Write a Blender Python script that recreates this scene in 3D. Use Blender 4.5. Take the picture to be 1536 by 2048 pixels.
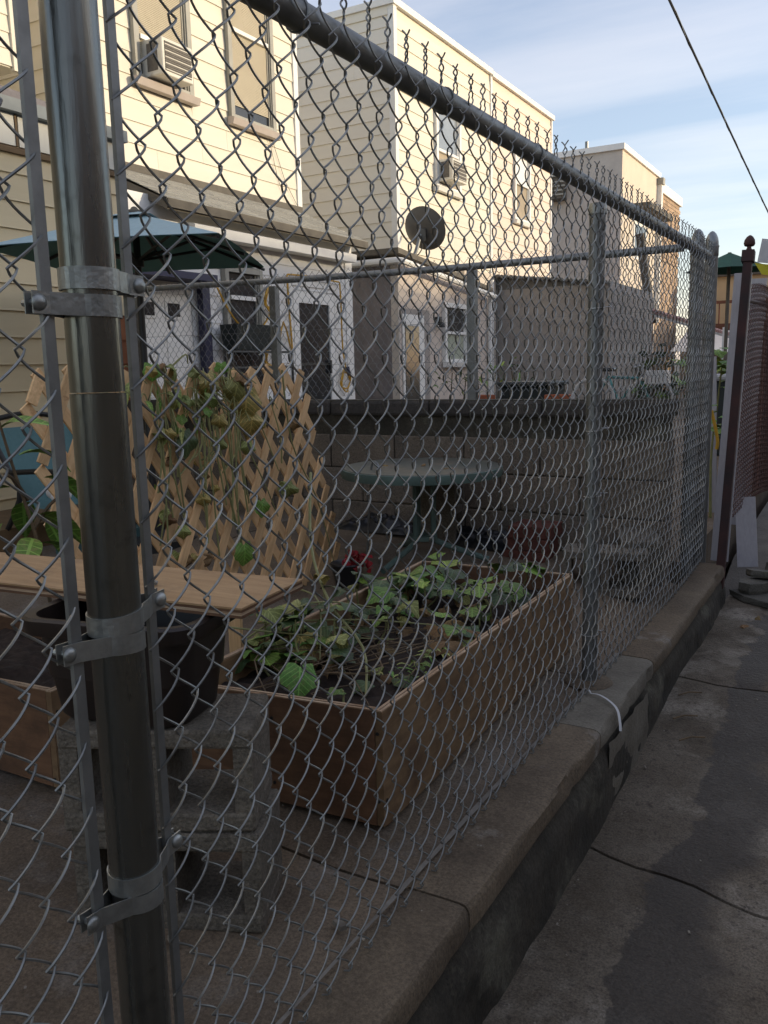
import bpy, math, random
from mathutils import Vector, Matrix, Euler
random.seed(7)
S = bpy.context.scene
for o in list(bpy.data.objects): bpy.data.objects.remove(o)
COL = S.collection
R = math.radians
pi = math.pi

# ------------------------------------------------------------------ camera
cam_d = bpy.data.cameras.new('camera'); cam = bpy.data.objects.new('camera', cam_d); COL.objects.link(cam)
cam_d.sensor_fit = 'HORIZONTAL'; cam_d.sensor_width = 36.0; cam_d.lens = 36.0*1708/1536
cam_d.clip_start = 0.02; cam_d.clip_end = 2000
ey = Vector((992, -311, 1708)).normalized()
ed = Vector((229, 10090, 1708)); ed = (ed - ed.dot(ey)*ey).normalized()
ez = -ed; ex = ey.cross(ez)
# columns: camera right / up / back expressed in world axes
right = Vector((ex.x, ey.x, ez.x)); up = -Vector((ex.y, ey.y, ez.y)); back = -Vector((ex.z, ey.z, ez.z))
m = Matrix.Identity(4)
for i in range(3):
    m[i][0] = right[i]; m[i][1] = up[i]; m[i][2] = back[i]
m[0][3], m[1][3], m[2][3] = 0.71, 0.0, 1.0
cam.matrix_world = m
S.camera = cam

# ------------------------------------------------------------------ sky, sun, exposure
SUN_EL, SUN_AZ = 11.0, 27.0          # azimuth from +X towards +Y
W = bpy.data.worlds.new('World'); S.world = W; W.use_nodes = True
nt = W.node_tree; nt.nodes.clear()
def wn(t, **k):
    n = nt.nodes.new(t)
    for a, b in k.items(): setattr(n, a, b)
    return n
out = wn('ShaderNodeOutputWorld'); bg = wn('ShaderNodeBackground'); bg.inputs['Strength'].default_value = 0.15
sky = wn('ShaderNodeTexSky', sky_type='NISHITA', sun_disc=False, sun_elevation=R(SUN_EL), sun_rotation=R(90-SUN_AZ))
sky.air_density = 1.0; sky.dust_density = 1.0; sky.ozone_density = 3.0
tc = wn('ShaderNodeTexCoord'); sep = wn('ShaderNodeSeparateXYZ'); nt.links.new(tc.outputs['Generated'], sep.inputs[0])
mx = wn('ShaderNodeMath', operation='MAXIMUM'); nt.links.new(sep.outputs['Z'], mx.inputs[0]); mx.inputs[1].default_value = 0.0
ad = wn('ShaderNodeMath', operation='ADD'); nt.links.new(mx.outputs[0], ad.inputs[0]); ad.inputs[1].default_value = 0.16
dx = wn('ShaderNodeMath', operation='DIVIDE'); dy = wn('ShaderNodeMath', operation='DIVIDE')
nt.links.new(sep.outputs['X'], dx.inputs[0]); nt.links.new(ad.outputs[0], dx.inputs[1])
nt.links.new(sep.outputs['Y'], dy.inputs[0]); nt.links.new(ad.outputs[0], dy.inputs[1])
cb = wn('ShaderNodeCombineXYZ'); nt.links.new(dx.outputs[0], cb.inputs[0]); nt.links.new(dy.outputs[0], cb.inputs[1])
mp = wn('ShaderNodeMapping'); mp.inputs['Scale'].default_value = (0.55, 1.5, 1); mp.inputs['Rotation'].default_value = (0, 0, R(12))
mp.inputs['Location'].default_value = (0.35, 0.62, 0)
nt.links.new(cb.outputs[0], mp.inputs[0])
nz = wn('ShaderNodeTexNoise'); nz.inputs['Scale'].default_value = 1.15; nz.inputs['Detail'].default_value = 9; nz.inputs['Roughness'].default_value = 0.55
nz.inputs['Distortion'].default_value = 0.35
nt.links.new(mp.outputs[0], nz.inputs['Vector'])
cr = wn('ShaderNodeValToRGB'); cr.color_ramp.elements[0].position = 0.40; cr.color_ramp.elements[1].position = 0.68
cr.color_ramp.elements[0].color = (0.44, 0.44, 0.44, 1); cr.color_ramp.elements[1].color = (0.92, 0.92, 0.92, 1)
nt.links.new(nz.outputs['Fac'], cr.inputs[0])
mixc = wn('ShaderNodeMix', data_type='RGBA'); hz = wn('ShaderNodeMapRange'); hz.inputs['From Max'].default_value = .42; hz.inputs['To Min'].default_value = .88; hz.inputs['To Max'].default_value = 0.0
nt.links.new(mx.outputs[0], hz.inputs['Value'])                       # thin high haze towards the horizon all round
fm = wn('ShaderNodeMath', operation='MAXIMUM'); nt.links.new(cr.outputs[0], fm.inputs[0]); nt.links.new(hz.outputs[0], fm.inputs[1])
nt.links.new(fm.outputs[0], mixc.inputs['Factor'])
nt.links.new(sky.outputs[0], mixc.inputs['A'])
sc1 = wn('ShaderNodeVectorMath', operation='MULTIPLY_ADD'); nt.links.new(sky.outputs[0], sc1.inputs[0])     # clouds glow with the sky around them
sc1.inputs[1].default_value = (.98, .80, .62); sc1.inputs[2].default_value = (2.40, 2.12, 2.20); nt.links.new(sc1.outputs[0], mixc.inputs['B'])
nt.links.new(mixc.outputs['Result'], bg.inputs['Color']); nt.links.new(bg.outputs[0], out.inputs[0])

sd = bpy.data.lights.new('sun', 'SUN'); sd.energy = 2.05; sd.angle = R(1.5); sd.color = (1.0, 0.83, 0.58)
sun = bpy.data.objects.new('sun', sd); COL.objects.link(sun)
sv = Vector((math.cos(R(SUN_EL))*math.cos(R(SUN_AZ)), math.cos(R(SUN_EL))*math.sin(R(SUN_AZ)), math.sin(R(SUN_EL))))
sun.rotation_euler = sv.to_track_quat('Z', 'Y').to_euler()
sun.location = sv*40
S.view_settings.view_transform = 'Standard'; S.view_settings.look = 'None'
S.view_settings.exposure = 0.76; S.view_settings.gamma = 1.0; S.view_settings.use_curve_mapping = False
S.render.engine = 'CYCLES'
S.cycles.max_bounces = 6; S.cycles.diffuse_bounces = 3; S.cycles.glossy_bounces = 3

# ------------------------------------------------------------------ materials
MAT = {}
def pm(name, c1, c2=None, scale=6.0, detail=6, rough=0.8, metal=0.0, bump=0.0, bscale=60.0, rand=0.12, stretch=(1, 1, 1),
       dirt=None, dscale=1.2, dlo=0.5, dhi=0.7, spec=0.4, trans=0.0, rvar=0.0, hue=0.0, speck=0.0, vein=0.0):
    m = bpy.data.materials.new(name); m.use_nodes = True; t = m.node_tree; N = t.nodes; L = t.links
    b = N['Principled BSDF']; b.inputs['Roughness'].default_value = rough; b.inputs['Metallic'].default_value = metal
    b.inputs['Specular IOR Level'].default_value = spec
    if trans: b.inputs['Transmission Weight'].default_value = trans
    c2 = c2 or tuple(v*0.8 for v in c1)
    co = N.new('ShaderNodeTexCoord'); oi = N.new('ShaderNodeObjectInfo')
    off = N.new('ShaderNodeVectorMath'); off.operation = 'SCALE'; off.inputs[0].default_value = (17.3, 9.1, 23.7); L.new(oi.outputs['Random'], off.inputs['Scale'])
    av = N.new('ShaderNodeVectorMath'); L.new(co.outputs['Object'], av.inputs[0]); L.new(off.outputs[0], av.inputs[1])
    mp = N.new('ShaderNodeMapping'); mp.inputs['Scale'].default_value = stretch; L.new(av.outputs[0], mp.inputs[0])
    nz = N.new('ShaderNodeTexNoise'); nz.inputs['Scale'].default_value = scale; nz.inputs['Detail'].default_value = detail; nz.inputs['Roughness'].default_value = 0.62
    L.new(mp.outputs[0], nz.inputs['Vector'])
    rp = N.new('ShaderNodeValToRGB'); rp.color_ramp.elements[0].position = 0.32; rp.color_ramp.elements[1].position = 0.68
    rp.color_ramp.elements[0].color = (*c2, 1); rp.color_ramp.elements[1].color = (*c1, 1)
    L.new(nz.outputs['Fac'], rp.inputs[0]); col = rp.outputs[0]
    if dirt:
        n2 = N.new('ShaderNodeTexNoise'); n2.inputs['Scale'].default_value = dscale; n2.inputs['Detail'].default_value = 8; n2.inputs['Roughness'].default_value = 0.68
        L.new(av.outputs[0], n2.inputs['Vector'])
        mr = N.new('ShaderNodeMapRange'); mr.inputs['From Min'].default_value = dlo; mr.inputs['From Max'].default_value = dhi; L.new(n2.outputs['Fac'], mr.inputs['Value'])
        mi = N.new('ShaderNodeMix'); mi.data_type = 'RGBA'; L.new(mr.outputs[0], mi.inputs['Factor']); L.new(col, mi.inputs['A']); mi.inputs['B'].default_value = (*dirt, 1)
        col = mi.outputs['Result']
    if vein:
        sp = N.new('ShaderNodeSeparateXYZ'); L.new(co.outputs['Object'], sp.inputs[0])
        def mth(op, a, b_=None):
            q = N.new('ShaderNodeMath'); q.operation = op
            for i_, v_ in enumerate((a, b_)):
                if v_ is None: continue
                if isinstance(v_, (int, float)): q.inputs[i_].default_value = v_
                else: L.new(v_, q.inputs[i_])
            return q.outputs[0]
        ay = mth('ABSOLUTE', sp.outputs['Y']); side = mth('LESS_THAN', mth('FRACT', mth('MULTIPLY', mth('SUBTRACT', sp.outputs['X'], mth('MULTIPLY', ay, .9)), 6.5)), .14)
        mk = mth('MAXIMUM', side, mth('LESS_THAN', ay, .018)); mk = mth('MULTIPLY', mk, vein)
        mv = N.new('ShaderNodeMix'); mv.data_type = 'RGBA'; L.new(mk, mv.inputs['Factor']); L.new(col, mv.inputs['A']); mv.inputs['B'].default_value = tuple(min(1, v_*1.9+.03) for v_ in c1)+(1,); col = mv.outputs['Result']
    if speck:
        n3 = N.new('ShaderNodeTexNoise'); n3.inputs['Scale'].default_value = 150; n3.inputs['Detail'].default_value = 4; n3.inputs['Roughness'].default_value = .8
        L.new(av.outputs[0], n3.inputs['Vector'])
        r4 = N.new('ShaderNodeMapRange'); r4.inputs['From Min'].default_value = .35; r4.inputs['From Max'].default_value = .65; r4.inputs['To Min'].default_value = 1-speck; r4.inputs['To Max'].default_value = 1+speck
        L.new(n3.outputs['Fac'], r4.inputs['Value'])
        vm = N.new('ShaderNodeVectorMath'); vm.operation = 'SCALE'; L.new(col, vm.inputs[0]); L.new(r4.outputs[0], vm.inputs['Scale']); col = vm.outputs[0]
    if rand or hue:
        hs = N.new('ShaderNodeHueSaturation'); r2 = N.new('ShaderNodeMapRange'); r2.inputs['To Min'].default_value = 1-rand; r2.inputs['To Max'].default_value = 1+rand
        L.new(oi.outputs['Random'], r2.inputs['Value']); L.new(r2.outputs[0], hs.inputs['Value']); L.new(col, hs.inputs['Color']); col = hs.outputs[0]
        if hue:
            r3 = N.new('ShaderNodeMapRange'); r3.inputs['To Min'].default_value = 0.5-hue; r3.inputs['To Max'].default_value = 0.5+hue
            fr = N.new('ShaderNodeMath'); fr.operation = 'MULTIPLY'; fr.inputs[1].default_value = 7.31; L.new(oi.outputs['Random'], fr.inputs[0])
            f2 = N.new('ShaderNodeMath'); f2.operation = 'FRACT'; L.new(fr.outputs[0], f2.inputs[0])
            L.new(f2.outputs[0], r3.inputs['Value']); L.new(r3.outputs[0], hs.inputs['Hue'])
    L.new(col, b.inputs['Base Color'])
    if rvar:
        mr = N.new('ShaderNodeMapRange'); mr.inputs['To Min'].default_value = rough-rvar; mr.inputs['To Max'].default_value = rough+rvar
        mr.inputs['From Min'].default_value = .3; mr.inputs['From Max'].default_value = .7
        L.new(nz.outputs['Fac'], mr.inputs['Value']); L.new(mr.outputs[0], b.inputs['Roughness'])
    if bump:
        nb = N.new('ShaderNodeTexNoise'); nb.inputs['Scale'].default_value = bscale; nb.inputs['Detail'].default_value = 5
        L.new(mp.outputs[0], nb.inputs['Vector'])
        bp = N.new('ShaderNodeBump'); bp.inputs['Strength'].default_value = bump; bp.inputs['Distance'].default_value = 0.006
        L.new(nb.outputs['Fac'], bp.inputs['Height']); L.new(bp.outputs[0], b.inputs['Normal'])
    MAT[name] = m
    return m

pm('galv', (.30, .32, .33), (.20, .215, .22), scale=30, rough=.42, metal=.85, bump=.15, bscale=200, rand=.10, rvar=.08)
pm('galv_post', (.215, .222, .208), (.125, .13, .121), scale=4, rough=.26, metal=.92, bump=.08, bscale=90, rand=0, stretch=(3, 3, .25), dirt=(.10, .10, .09), dscale=26, dlo=.56, dhi=.72, rvar=.07)
pm('galv_old', (.27, .28, .275), (.18, .187, .184), scale=14, rough=.5, metal=.75, bump=.1, rand=.08)
pm('wire', (.30, .31, .30), (.20, .207, .20), scale=50, rough=.46, metal=.8, rand=.12, rvar=.08)
pm('wire_thin', (.30, .31, .31), (.20, .2, .2), scale=40, rough=.5, metal=.7, rand=.1)
pm('zinc', (.36, .375, .36), (.24, .25, .24), scale=35, rough=.42, metal=.8, bump=.15, bscale=150, rand=.08)
pm('rust_wire', (.13, .065, .05), (.07, .036, .03), scale=40, rough=.8, metal=.2, rand=.2)
pm('rust_post', (.075, .03, .026), (.03, .022, .022), scale=6, rough=.7, metal=.1, bump=.2, rand=0)
pm('alu_tie', (.6, .61, .62), rough=.35, metal=.9)
pm('concrete_yard', (.172, .130, .088), (.088, .066, .045), scale=3.2, detail=9, rough=.9, bump=.35, bscale=70, rand=.04, dirt=(.20, .185, .165), dscale=2.6, dlo=.54, dhi=.75, speck=.38)
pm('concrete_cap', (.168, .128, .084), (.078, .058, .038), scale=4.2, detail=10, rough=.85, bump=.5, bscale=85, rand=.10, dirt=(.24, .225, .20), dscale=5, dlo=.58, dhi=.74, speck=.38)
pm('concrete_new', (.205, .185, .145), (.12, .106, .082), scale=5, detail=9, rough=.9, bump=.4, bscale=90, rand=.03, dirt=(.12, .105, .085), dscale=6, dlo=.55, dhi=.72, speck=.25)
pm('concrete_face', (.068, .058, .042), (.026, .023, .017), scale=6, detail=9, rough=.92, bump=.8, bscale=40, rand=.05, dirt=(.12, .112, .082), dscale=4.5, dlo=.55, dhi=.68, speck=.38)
pm('mortar', (.21, .195, .17), (.13, .118, .1), scale=20, rough=.95, bump=.5, bscale=60)
pm('cinder', (.165, .143, .112), (.105, .09, .07), scale=26, rough=.95, bump=.9, bscale=120, rand=.10, dirt=(.11, .095, .08), dscale=4, dlo=.52, dhi=.75, speck=.38)
pm('cmu_wall', (.205, .165, .125), (.145, .116, .088), scale=5, detail=9, rough=.95, bump=.7, bscale=110, rand=.14, dirt=(.085, .074, .063), dscale=2.2, dlo=.5, dhi=.72, speck=.38)
pm('cmu_cap', (.085, .074, .064), (.045, .04, .036), scale=6, rough=.95, bump=.6, bscale=60, rand=.15, dirt=(.10, .092, .08), dscale=5, dlo=.58, dhi=.72, speck=.38)
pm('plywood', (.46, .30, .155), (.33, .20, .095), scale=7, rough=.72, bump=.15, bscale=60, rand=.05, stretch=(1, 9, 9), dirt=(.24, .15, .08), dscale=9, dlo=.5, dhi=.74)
pm('plywood_y_lit', (.28, .18, .092), (.18, .11, .055), scale=6, rough=.75, bump=.15, bscale=60, rand=.08, stretch=(9, 1, 9), dirt=(.12, .07, .038), dscale=7, dlo=.47, dhi=.72)  # planter sides along the alley: light put into a paler ply colour
pm('plywood_x_shaded', (.19, .10, .052), (.12, .062, .033), scale=6, rough=.75, bump=.15, bscale=60, rand=.08, stretch=(1, 9, 9), dirt=(.075, .042, .024), dscale=7, dlo=.47, dhi=.72)  # planter ends: shade put into a darker copy of the same ply
pm('ply_edge', (.50, .38, .26), (.26, .16, .09), scale=24, rough=.85, stretch=(.4, .4, 7), rand=.05)
pm('ply_edge_dark', (.16, .085, .045), (.085, .045, .025), scale=24, rough=.85, stretch=(.3, .3, 7), rand=.1)
pm('lattice', (.74, .50, .27), (.54, .34, .165), scale=9, rough=.75, bump=.15, rand=.22, stretch=(9, 9, .9), dirt=(.36, .19, .085), dscale=9, dlo=.6, dhi=.72)
pm('soil', (.045, .03, .022), (.018, .013, .01), scale=30, rough=1, bump=1.0, bscale=40, rand=0)
pm('tub', (.024, .016, .013), (.014, .010, .009), rough=.38, spec=.5, rand=0)
pm('leaf', (.12, .225, .032), (.06, .13, .018), scale=18, rough=.55, rand=.30, hue=.025, bump=.2, bscale=50, dirt=(.15, .16, .045), dscale=9, dlo=.5, dhi=.66, vein=.6)
pm('leaf_pale', (.23, .35, .055), (.14, .235, .035), scale=22, rough=.55, rand=.2, hue=.03, bump=.2, bscale=50, dirt=(.27, .25, .06), dscale=9, dlo=.5, dhi=.66, vein=.6)
pm('leaf_dark', (.045, .085, .026), (.025, .05, .016), scale=18, rough=.5, rand=.3, hue=.02, dirt=(.08, .085, .03), dscale=9, dlo=.5, dhi=.66, vein=.6)
pm('leaf_yellow', (.40, .29, .085), (.27, .21, .07), scale=16, rough=.6, rand=.2, dirt=(.16, .19, .05), dscale=20, dlo=.5, dhi=.6, vein=.6)
pm('leaf_dry', (.30, .20, .09), (.16, .095, .045), scale=20, rough=.85, rand=.25, hue=.015, bump=.3)
pm('leaf_olive', (.25, .27, .085), (.16, .18, .055), scale=20, rough=.7, rand=.25, hue=.03, vein=.6)
pm('stem', (.27, .27, .11), (.19, .19, .08), scale=20, rough=.6, rand=.2)
pm('stem_brown', (.16, .11, .06), (.09, .065, .04), scale=20, rough=.8, rand=.2)
pm('red_flower', (.32, .015, .02), (.14, .008, .012), scale=40, rough=.6, rand=.4)
pm('black_plastic', (.018, .019, .022), (.012, .012, .014), rough=.3, rand=.2)
pm('black_metal', (.03, .03, .03), (.018, .018, .018), rough=.45, rand=.1)
pm('brick', (.13, .045, .03), (.075, .026, .02), scale=20, rough=.95, bump=.5, bscale=120, rand=.2)
pm('orange', (.75, .11, .02), rough=.4)
pm('table_green', (.10, .15, .13), (.06, .095, .083), scale=10, rough=.6, rand=.05)
pm('table_top', (.105, .112, .092), (.07, .077, .064), scale=9, rough=.38, bump=.15, rand=0, dirt=(.16, .13, .095), dscale=5, dlo=.5, dhi=.68)
pm('tan_siding', (.70, .585, .37), (.64, .53, .33), scale=3, rough=.6, rand=.03, stretch=(1, .3, 3), bump=.05)
pm('orange_siding', (.36, .14, .06), (.26, .09, .04), scale=5, rough=.8, rand=.08, bump=.2, dirt=(.45, .26, .14), dscale=8, dlo=.6, dhi=.72)
pm('cream', (.76, .71, .59), (.715, .66, .54), scale=2.5, rough=.55, rand=.02, stretch=(1, .3, 3), bump=.04)
pm('cream_grey', (.78, .745, .65), (.74, .70, .605), scale=2.5, rough=.6, rand=.02, stretch=(.3, 1, 3), bump=.04)
pm('blush', (.77, .66, .55), (.71, .60, .49), scale=2.5, rough=.55, rand=.03, stretch=(1, .3, 3), bump=.04)
pm('white_trim', (.82, .81, .77), (.75, .74, .70), scale=5, rough=.5, rand=.02)
pm('white_siding', (.80, .80, .78), (.74, .74, .72), scale=3, rough=.55, rand=.02, stretch=(1, .3, 3))
pm('grey_trim', (.37, .36, .31), (.30, .29, .25), scale=8, rough=.5, rand=.04)
pm('pink_sill', (.50, .43, .38), (.44, .38, .34), scale=8, rough=.6, rand=.02)
pm('blind', (.58, .515, .38), (.52, .455, .33), scale=4, rough=.6, rand=.03)
pm('glass_dark', (.035, .038, .04), (.02, .022, .024), scale=2, rough=.12, spec=.6, rand=.1)
pm('glass_sky', (.30, .33, .36), (.24, .27, .3), scale=2, rough=.1, spec=.7, rand=.05)
pm('shade_tan', (.40, .33, .24), (.34, .28, .2), rough=.7)
pm('curtain', (.5, .53, .42), (.3, .33, .25), scale=14, rough=.8, stretch=(1, 4, .4))
pm('ac_white', (.74, .71, .62), (.64, .61, .53), scale=10, rough=.5, rand=.03, dirt=(.45, .38, .28), dscale=8, dlo=.62, dhi=.75)
pm('ac_grille', (.16, .145, .125), (.10, .09, .08), scale=30, rough=.6, rand=.02)
pm('shingle', (.34, .33, .29), (.24, .235, .21), scale=22, rough=.95, bump=.6, bscale=150, rand=.12)
pm('flashing', (.22, .255, .265), (.165, .19, .2), scale=6, rough=.5, rand=.05)
pm('roof_purple', (.26, .24, .245), (.2, .185, .19), scale=8, rough=.9, bump=.4, bscale=90, rand=.05)
pm('dark_trim', (.14, .125, .10), (.09, .08, .066), scale=6, rough=.75, rand=.1)
pm('brown_trim', (.20, .13, .065), (.13, .085, .045), scale=10, rough=.7, rand=.1)
pm('clerestory', (.62, .62, .56), (.50, .50, .45), scale=3, rough=.35, rand=.06, stretch=(1, 1, .5))
pm('stucco', (.40, .365, .33), (.31, .28, .25), scale=3.5, detail=9, rough=.95, bump=.8, bscale=60, rand=.03, dirt=(.22, .2, .18), dscale=1.6, dlo=.56, dhi=.75)
pm('stucco_light', (.58, .53, .47), (.48, .44, .39), scale=2.5, detail=9, rough=.95, bump=.5, bscale=40, rand=.02, dirt=(.36, .32, .28), dscale=.9, dlo=.57, dhi=.8)
pm('stucco_front', (.70, .615, .51), (.64, .56, .46), scale=2, rough=.9, bump=.3, bscale=40, rand=.02, dirt=(.60, .45, .33), dscale=1, dlo=.6, dhi=.8)
pm('stucco_pink', (.66, .58, .50), (.58, .50, .43), scale=3, rough=.9, bump=.5, bscale=60, rand=.03)
pm('stucco_grey', (.235, .215, .215), (.16, .147, .147), scale=3, detail=9, rough=.95, bump=.8, bscale=50, rand=.03, stretch=(1.5, 1.5, .3), dirt=(.30, .27, .26), dscale=2, dlo=.55, dhi=.75)
pm('brick_tan', (.46, .34, .235), (.37, .265, .18), scale=12, rough=.95, rand=.22, bump=.3)
pm('brick_backing', (.42, .36, .30), rough=.95)
pm('brick_row', (.40, .27, .20), (.31, .2, .15), scale=9, rough=.95, rand=.1, bump=.4)
pm('pink_metal', (.62, .40, .35), (.50, .30, .27), scale=8, rough=.45, rand=.08)
pm('grey_panel', (.42, .43, .44), (.34, .35, .36), scale=4, rough=.7, rand=.04)
pm('corrugated', (.17, .16, .145), (.11, .105, .095), scale=9, rough=.6, metal=.2, rand=.05)
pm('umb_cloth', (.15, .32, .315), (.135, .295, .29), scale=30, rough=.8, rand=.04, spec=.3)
pm('umb_skylit', (.36, .50, .545), (.32, .45, .49), scale=30, rough=.8, rand=.03, spec=.3)  # canopy top: skylight put into a paler cloth colour
pm('far_green', (.02, .085, .06), (.015, .065, .045), scale=10, rough=.8)
pm('navy', (.028, .03, .075), (.02, .022, .055), rough=.5)
pm('dish_grey', (.13, .125, .115), (.105, .10, .093), scale=5, rough=.5, rand=0)
pm('teal_sling', (.10, .205, .215), (.085, .18, .19), scale=60, rough=.7, rand=.05, bump=.2, bscale=300)
pm('teal_dark', (.05, .105, .105), rough=.6)
pm('toy_pink', (.55, .10, .24), (.42, .07, .17), scale=30, rough=.9)
pm('toy_white', (.68, .66, .65), scale=30, rough=.95)
pm('toy_skin', (.55, .38, .29), rough=.8)
pm('hose_yellow', (.62, .36, .04), (.5, .28, .03), rough=.5)
pm('white_vinyl', (.42, .41, .43), (.35, .34, .36), scale=10, rough=.45, stretch=(9, 9, .6), rand=.04)
pm('white_paint', (.55, .55, .54), rough=.4)
pm('bike_teal', (.06, .24, .24), rough=.35)
pm('bin_dark', (.022, .03, .03), rough=.5)
pm('terracotta', (.42, .13, .06), (.33, .1, .045), rough=.85)
pm('flagstone', (.14, .132, .11), (.085, .08, .068), scale=7, detail=9, rough=.9, bump=.7, bscale=35, rand=.2, dirt=(.06, .072, .035), dscale=4, dlo=.55, dhi=.72, speck=.38)
pm('apron', (.15, .135, .115), (.095, .085, .072), scale=5, detail=9, rough=.92, bump=.5, bscale=50, rand=.05, speck=.38)
pm('flag_yellow', (.55, .50, .03), (.47, .42, .03), rough=.8)
pm('flag_white', (.62, .63, .64), rough=.8)
pm('deck_brown', (.16, .062, .035), (.10, .04, .024), rough=.7, rand=.1)
pm('far_wall', (.62, .47, .28), (.56, .42, .25), scale=1.5, rough=.8)
pm('cable_black', (.03, .03, .033), rough=.6)
pm('debris', (.3, .27, .22), (.12, .1, .08), scale=30, rough=.9, rand=.4)
pm('ground_far', (.12, .11, .095), (.08, .074, .064), scale=.6, rough=.95)
pm('shade_fence', (.30, .25, .19), (.22, .18, .135), scale=5, rough=.9, rand=.15, stretch=(6, 6, .6))
pm('ink', (.03, .02, .03), rough=.9)

# alley concrete: pale scuffed slab with the wet gutter streak running down its middle
def alley_mat():
    m = bpy.data.materials.new('alley_concrete'); m.use_nodes = True; t = m.node_tree; N = t.nodes; L = t.links
    b = N['Principled BSDF']; g = N.new('ShaderNodeNewGeometry')
    def noise(s, d=8, r=.65, sc=None):
        n = N.new('ShaderNodeTexNoise'); n.inputs['Scale'].default_value = s; n.inputs['Detail'].default_value = d; n.inputs['Roughness'].default_value = r
        if sc:
            q = N.new('ShaderNodeMapping'); q.inputs['Scale'].default_value = sc; L.new(g.outputs['Position'], q.inputs[0]); L.new(q.outputs[0], n.inputs['Vector'])
        else: L.new(g.outputs['Position'], n.inputs['Vector'])
        return n
    def rng(src, a, b_, c=0., d=1.):
        r = N.new('ShaderNodeMapRange'); r.inputs['From Min'].default_value = a; r.inputs['From Max'].default_value = b_; r.inputs['To Min'].default_value = c; r.inputs['To Max'].default_value = d
        L.new(src, r.inputs['Value']); return r.outputs[0]
    def mix(f, a, b_):
        x = N.new('ShaderNodeMix'); x.data_type = 'RGBA'; L.new(f, x.inputs['Factor'])
        for k, v in (('A', a), ('B', b_)):
            if isinstance(v, tuple): x.inputs[k].default_value = (*v, 1)
            else: L.new(v, x.inputs[k])
        return x.outputs['Result']
    n1 = noise(5); n2 = noise(2.2, 9, .7); n3 = noise(45, 6, .7); n4 = noise(1.6, 10, .62)
    c = mix(rng(n1.outputs['Fac'], .35, .68), (.098, .078, .055), (.180, .152, .116))
    c = mix(rng(n2.outputs['Fac'], .52, .70), c, (.34, .305, .25))
    c = mix(rng(n3.outputs['Fac'], .55, .68), c, (.07, .058, .046))
    sx = N.new('ShaderNodeSeparateXYZ'); L.new(g.outputs['Position'], sx.inputs[0])
    w = N.new('ShaderNodeMath'); w.operation = 'MULTIPLY_ADD'; w.inputs[1].default_value = .55; L.new(n4.outputs['Fac'], w.inputs[0]); L.new(sx.outputs['X'], w.inputs[2])
    inn = rng(w.outputs[0], .578, .586); outn = rng(w.outputs[0], .74, .80, 1, 0)
    wet = N.new('ShaderNodeMath'); wet.operation = 'MULTIPLY'; L.new(inn, wet.inputs[0]); L.new(outn, wet.inputs[1])
    wf = N.new('ShaderNodeMath'); wf.operation = 'MULTIPLY'; wf.inputs[1].default_value = .75; L.new(wet.outputs[0], wf.inputs[0])
    c = mix(wf.outputs[0], c, (.038, .029, .022))
    n5 = noise(190, 3, .8); sk = N.new('ShaderNodeVectorMath'); sk.operation = 'SCALE'; L.new(c, sk.inputs[0]); L.new(rng(n5.outputs['Fac'], .35, .65, .62, 1.38), sk.inputs['Scale']); c = sk.outputs[0]
    L.new(c, b.inputs['Base Color'])
    L.new(rng(wet.outputs[0], 0, 1, .9, .55), b.inputs['Roughness']); b.inputs['Specular IOR Level'].default_value = .3
    nb = noise(70, 5); bp = N.new('ShaderNodeBump'); bp.inputs['Strength'].default_value = .9; bp.inputs['Distance'].default_value = .008
    L.new(nb.outputs['Fac'], bp.inputs['Height']); L.new(bp.outputs[0], b.inputs['Normal'])
    MAT['alley'] = m
alley_mat()

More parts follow.
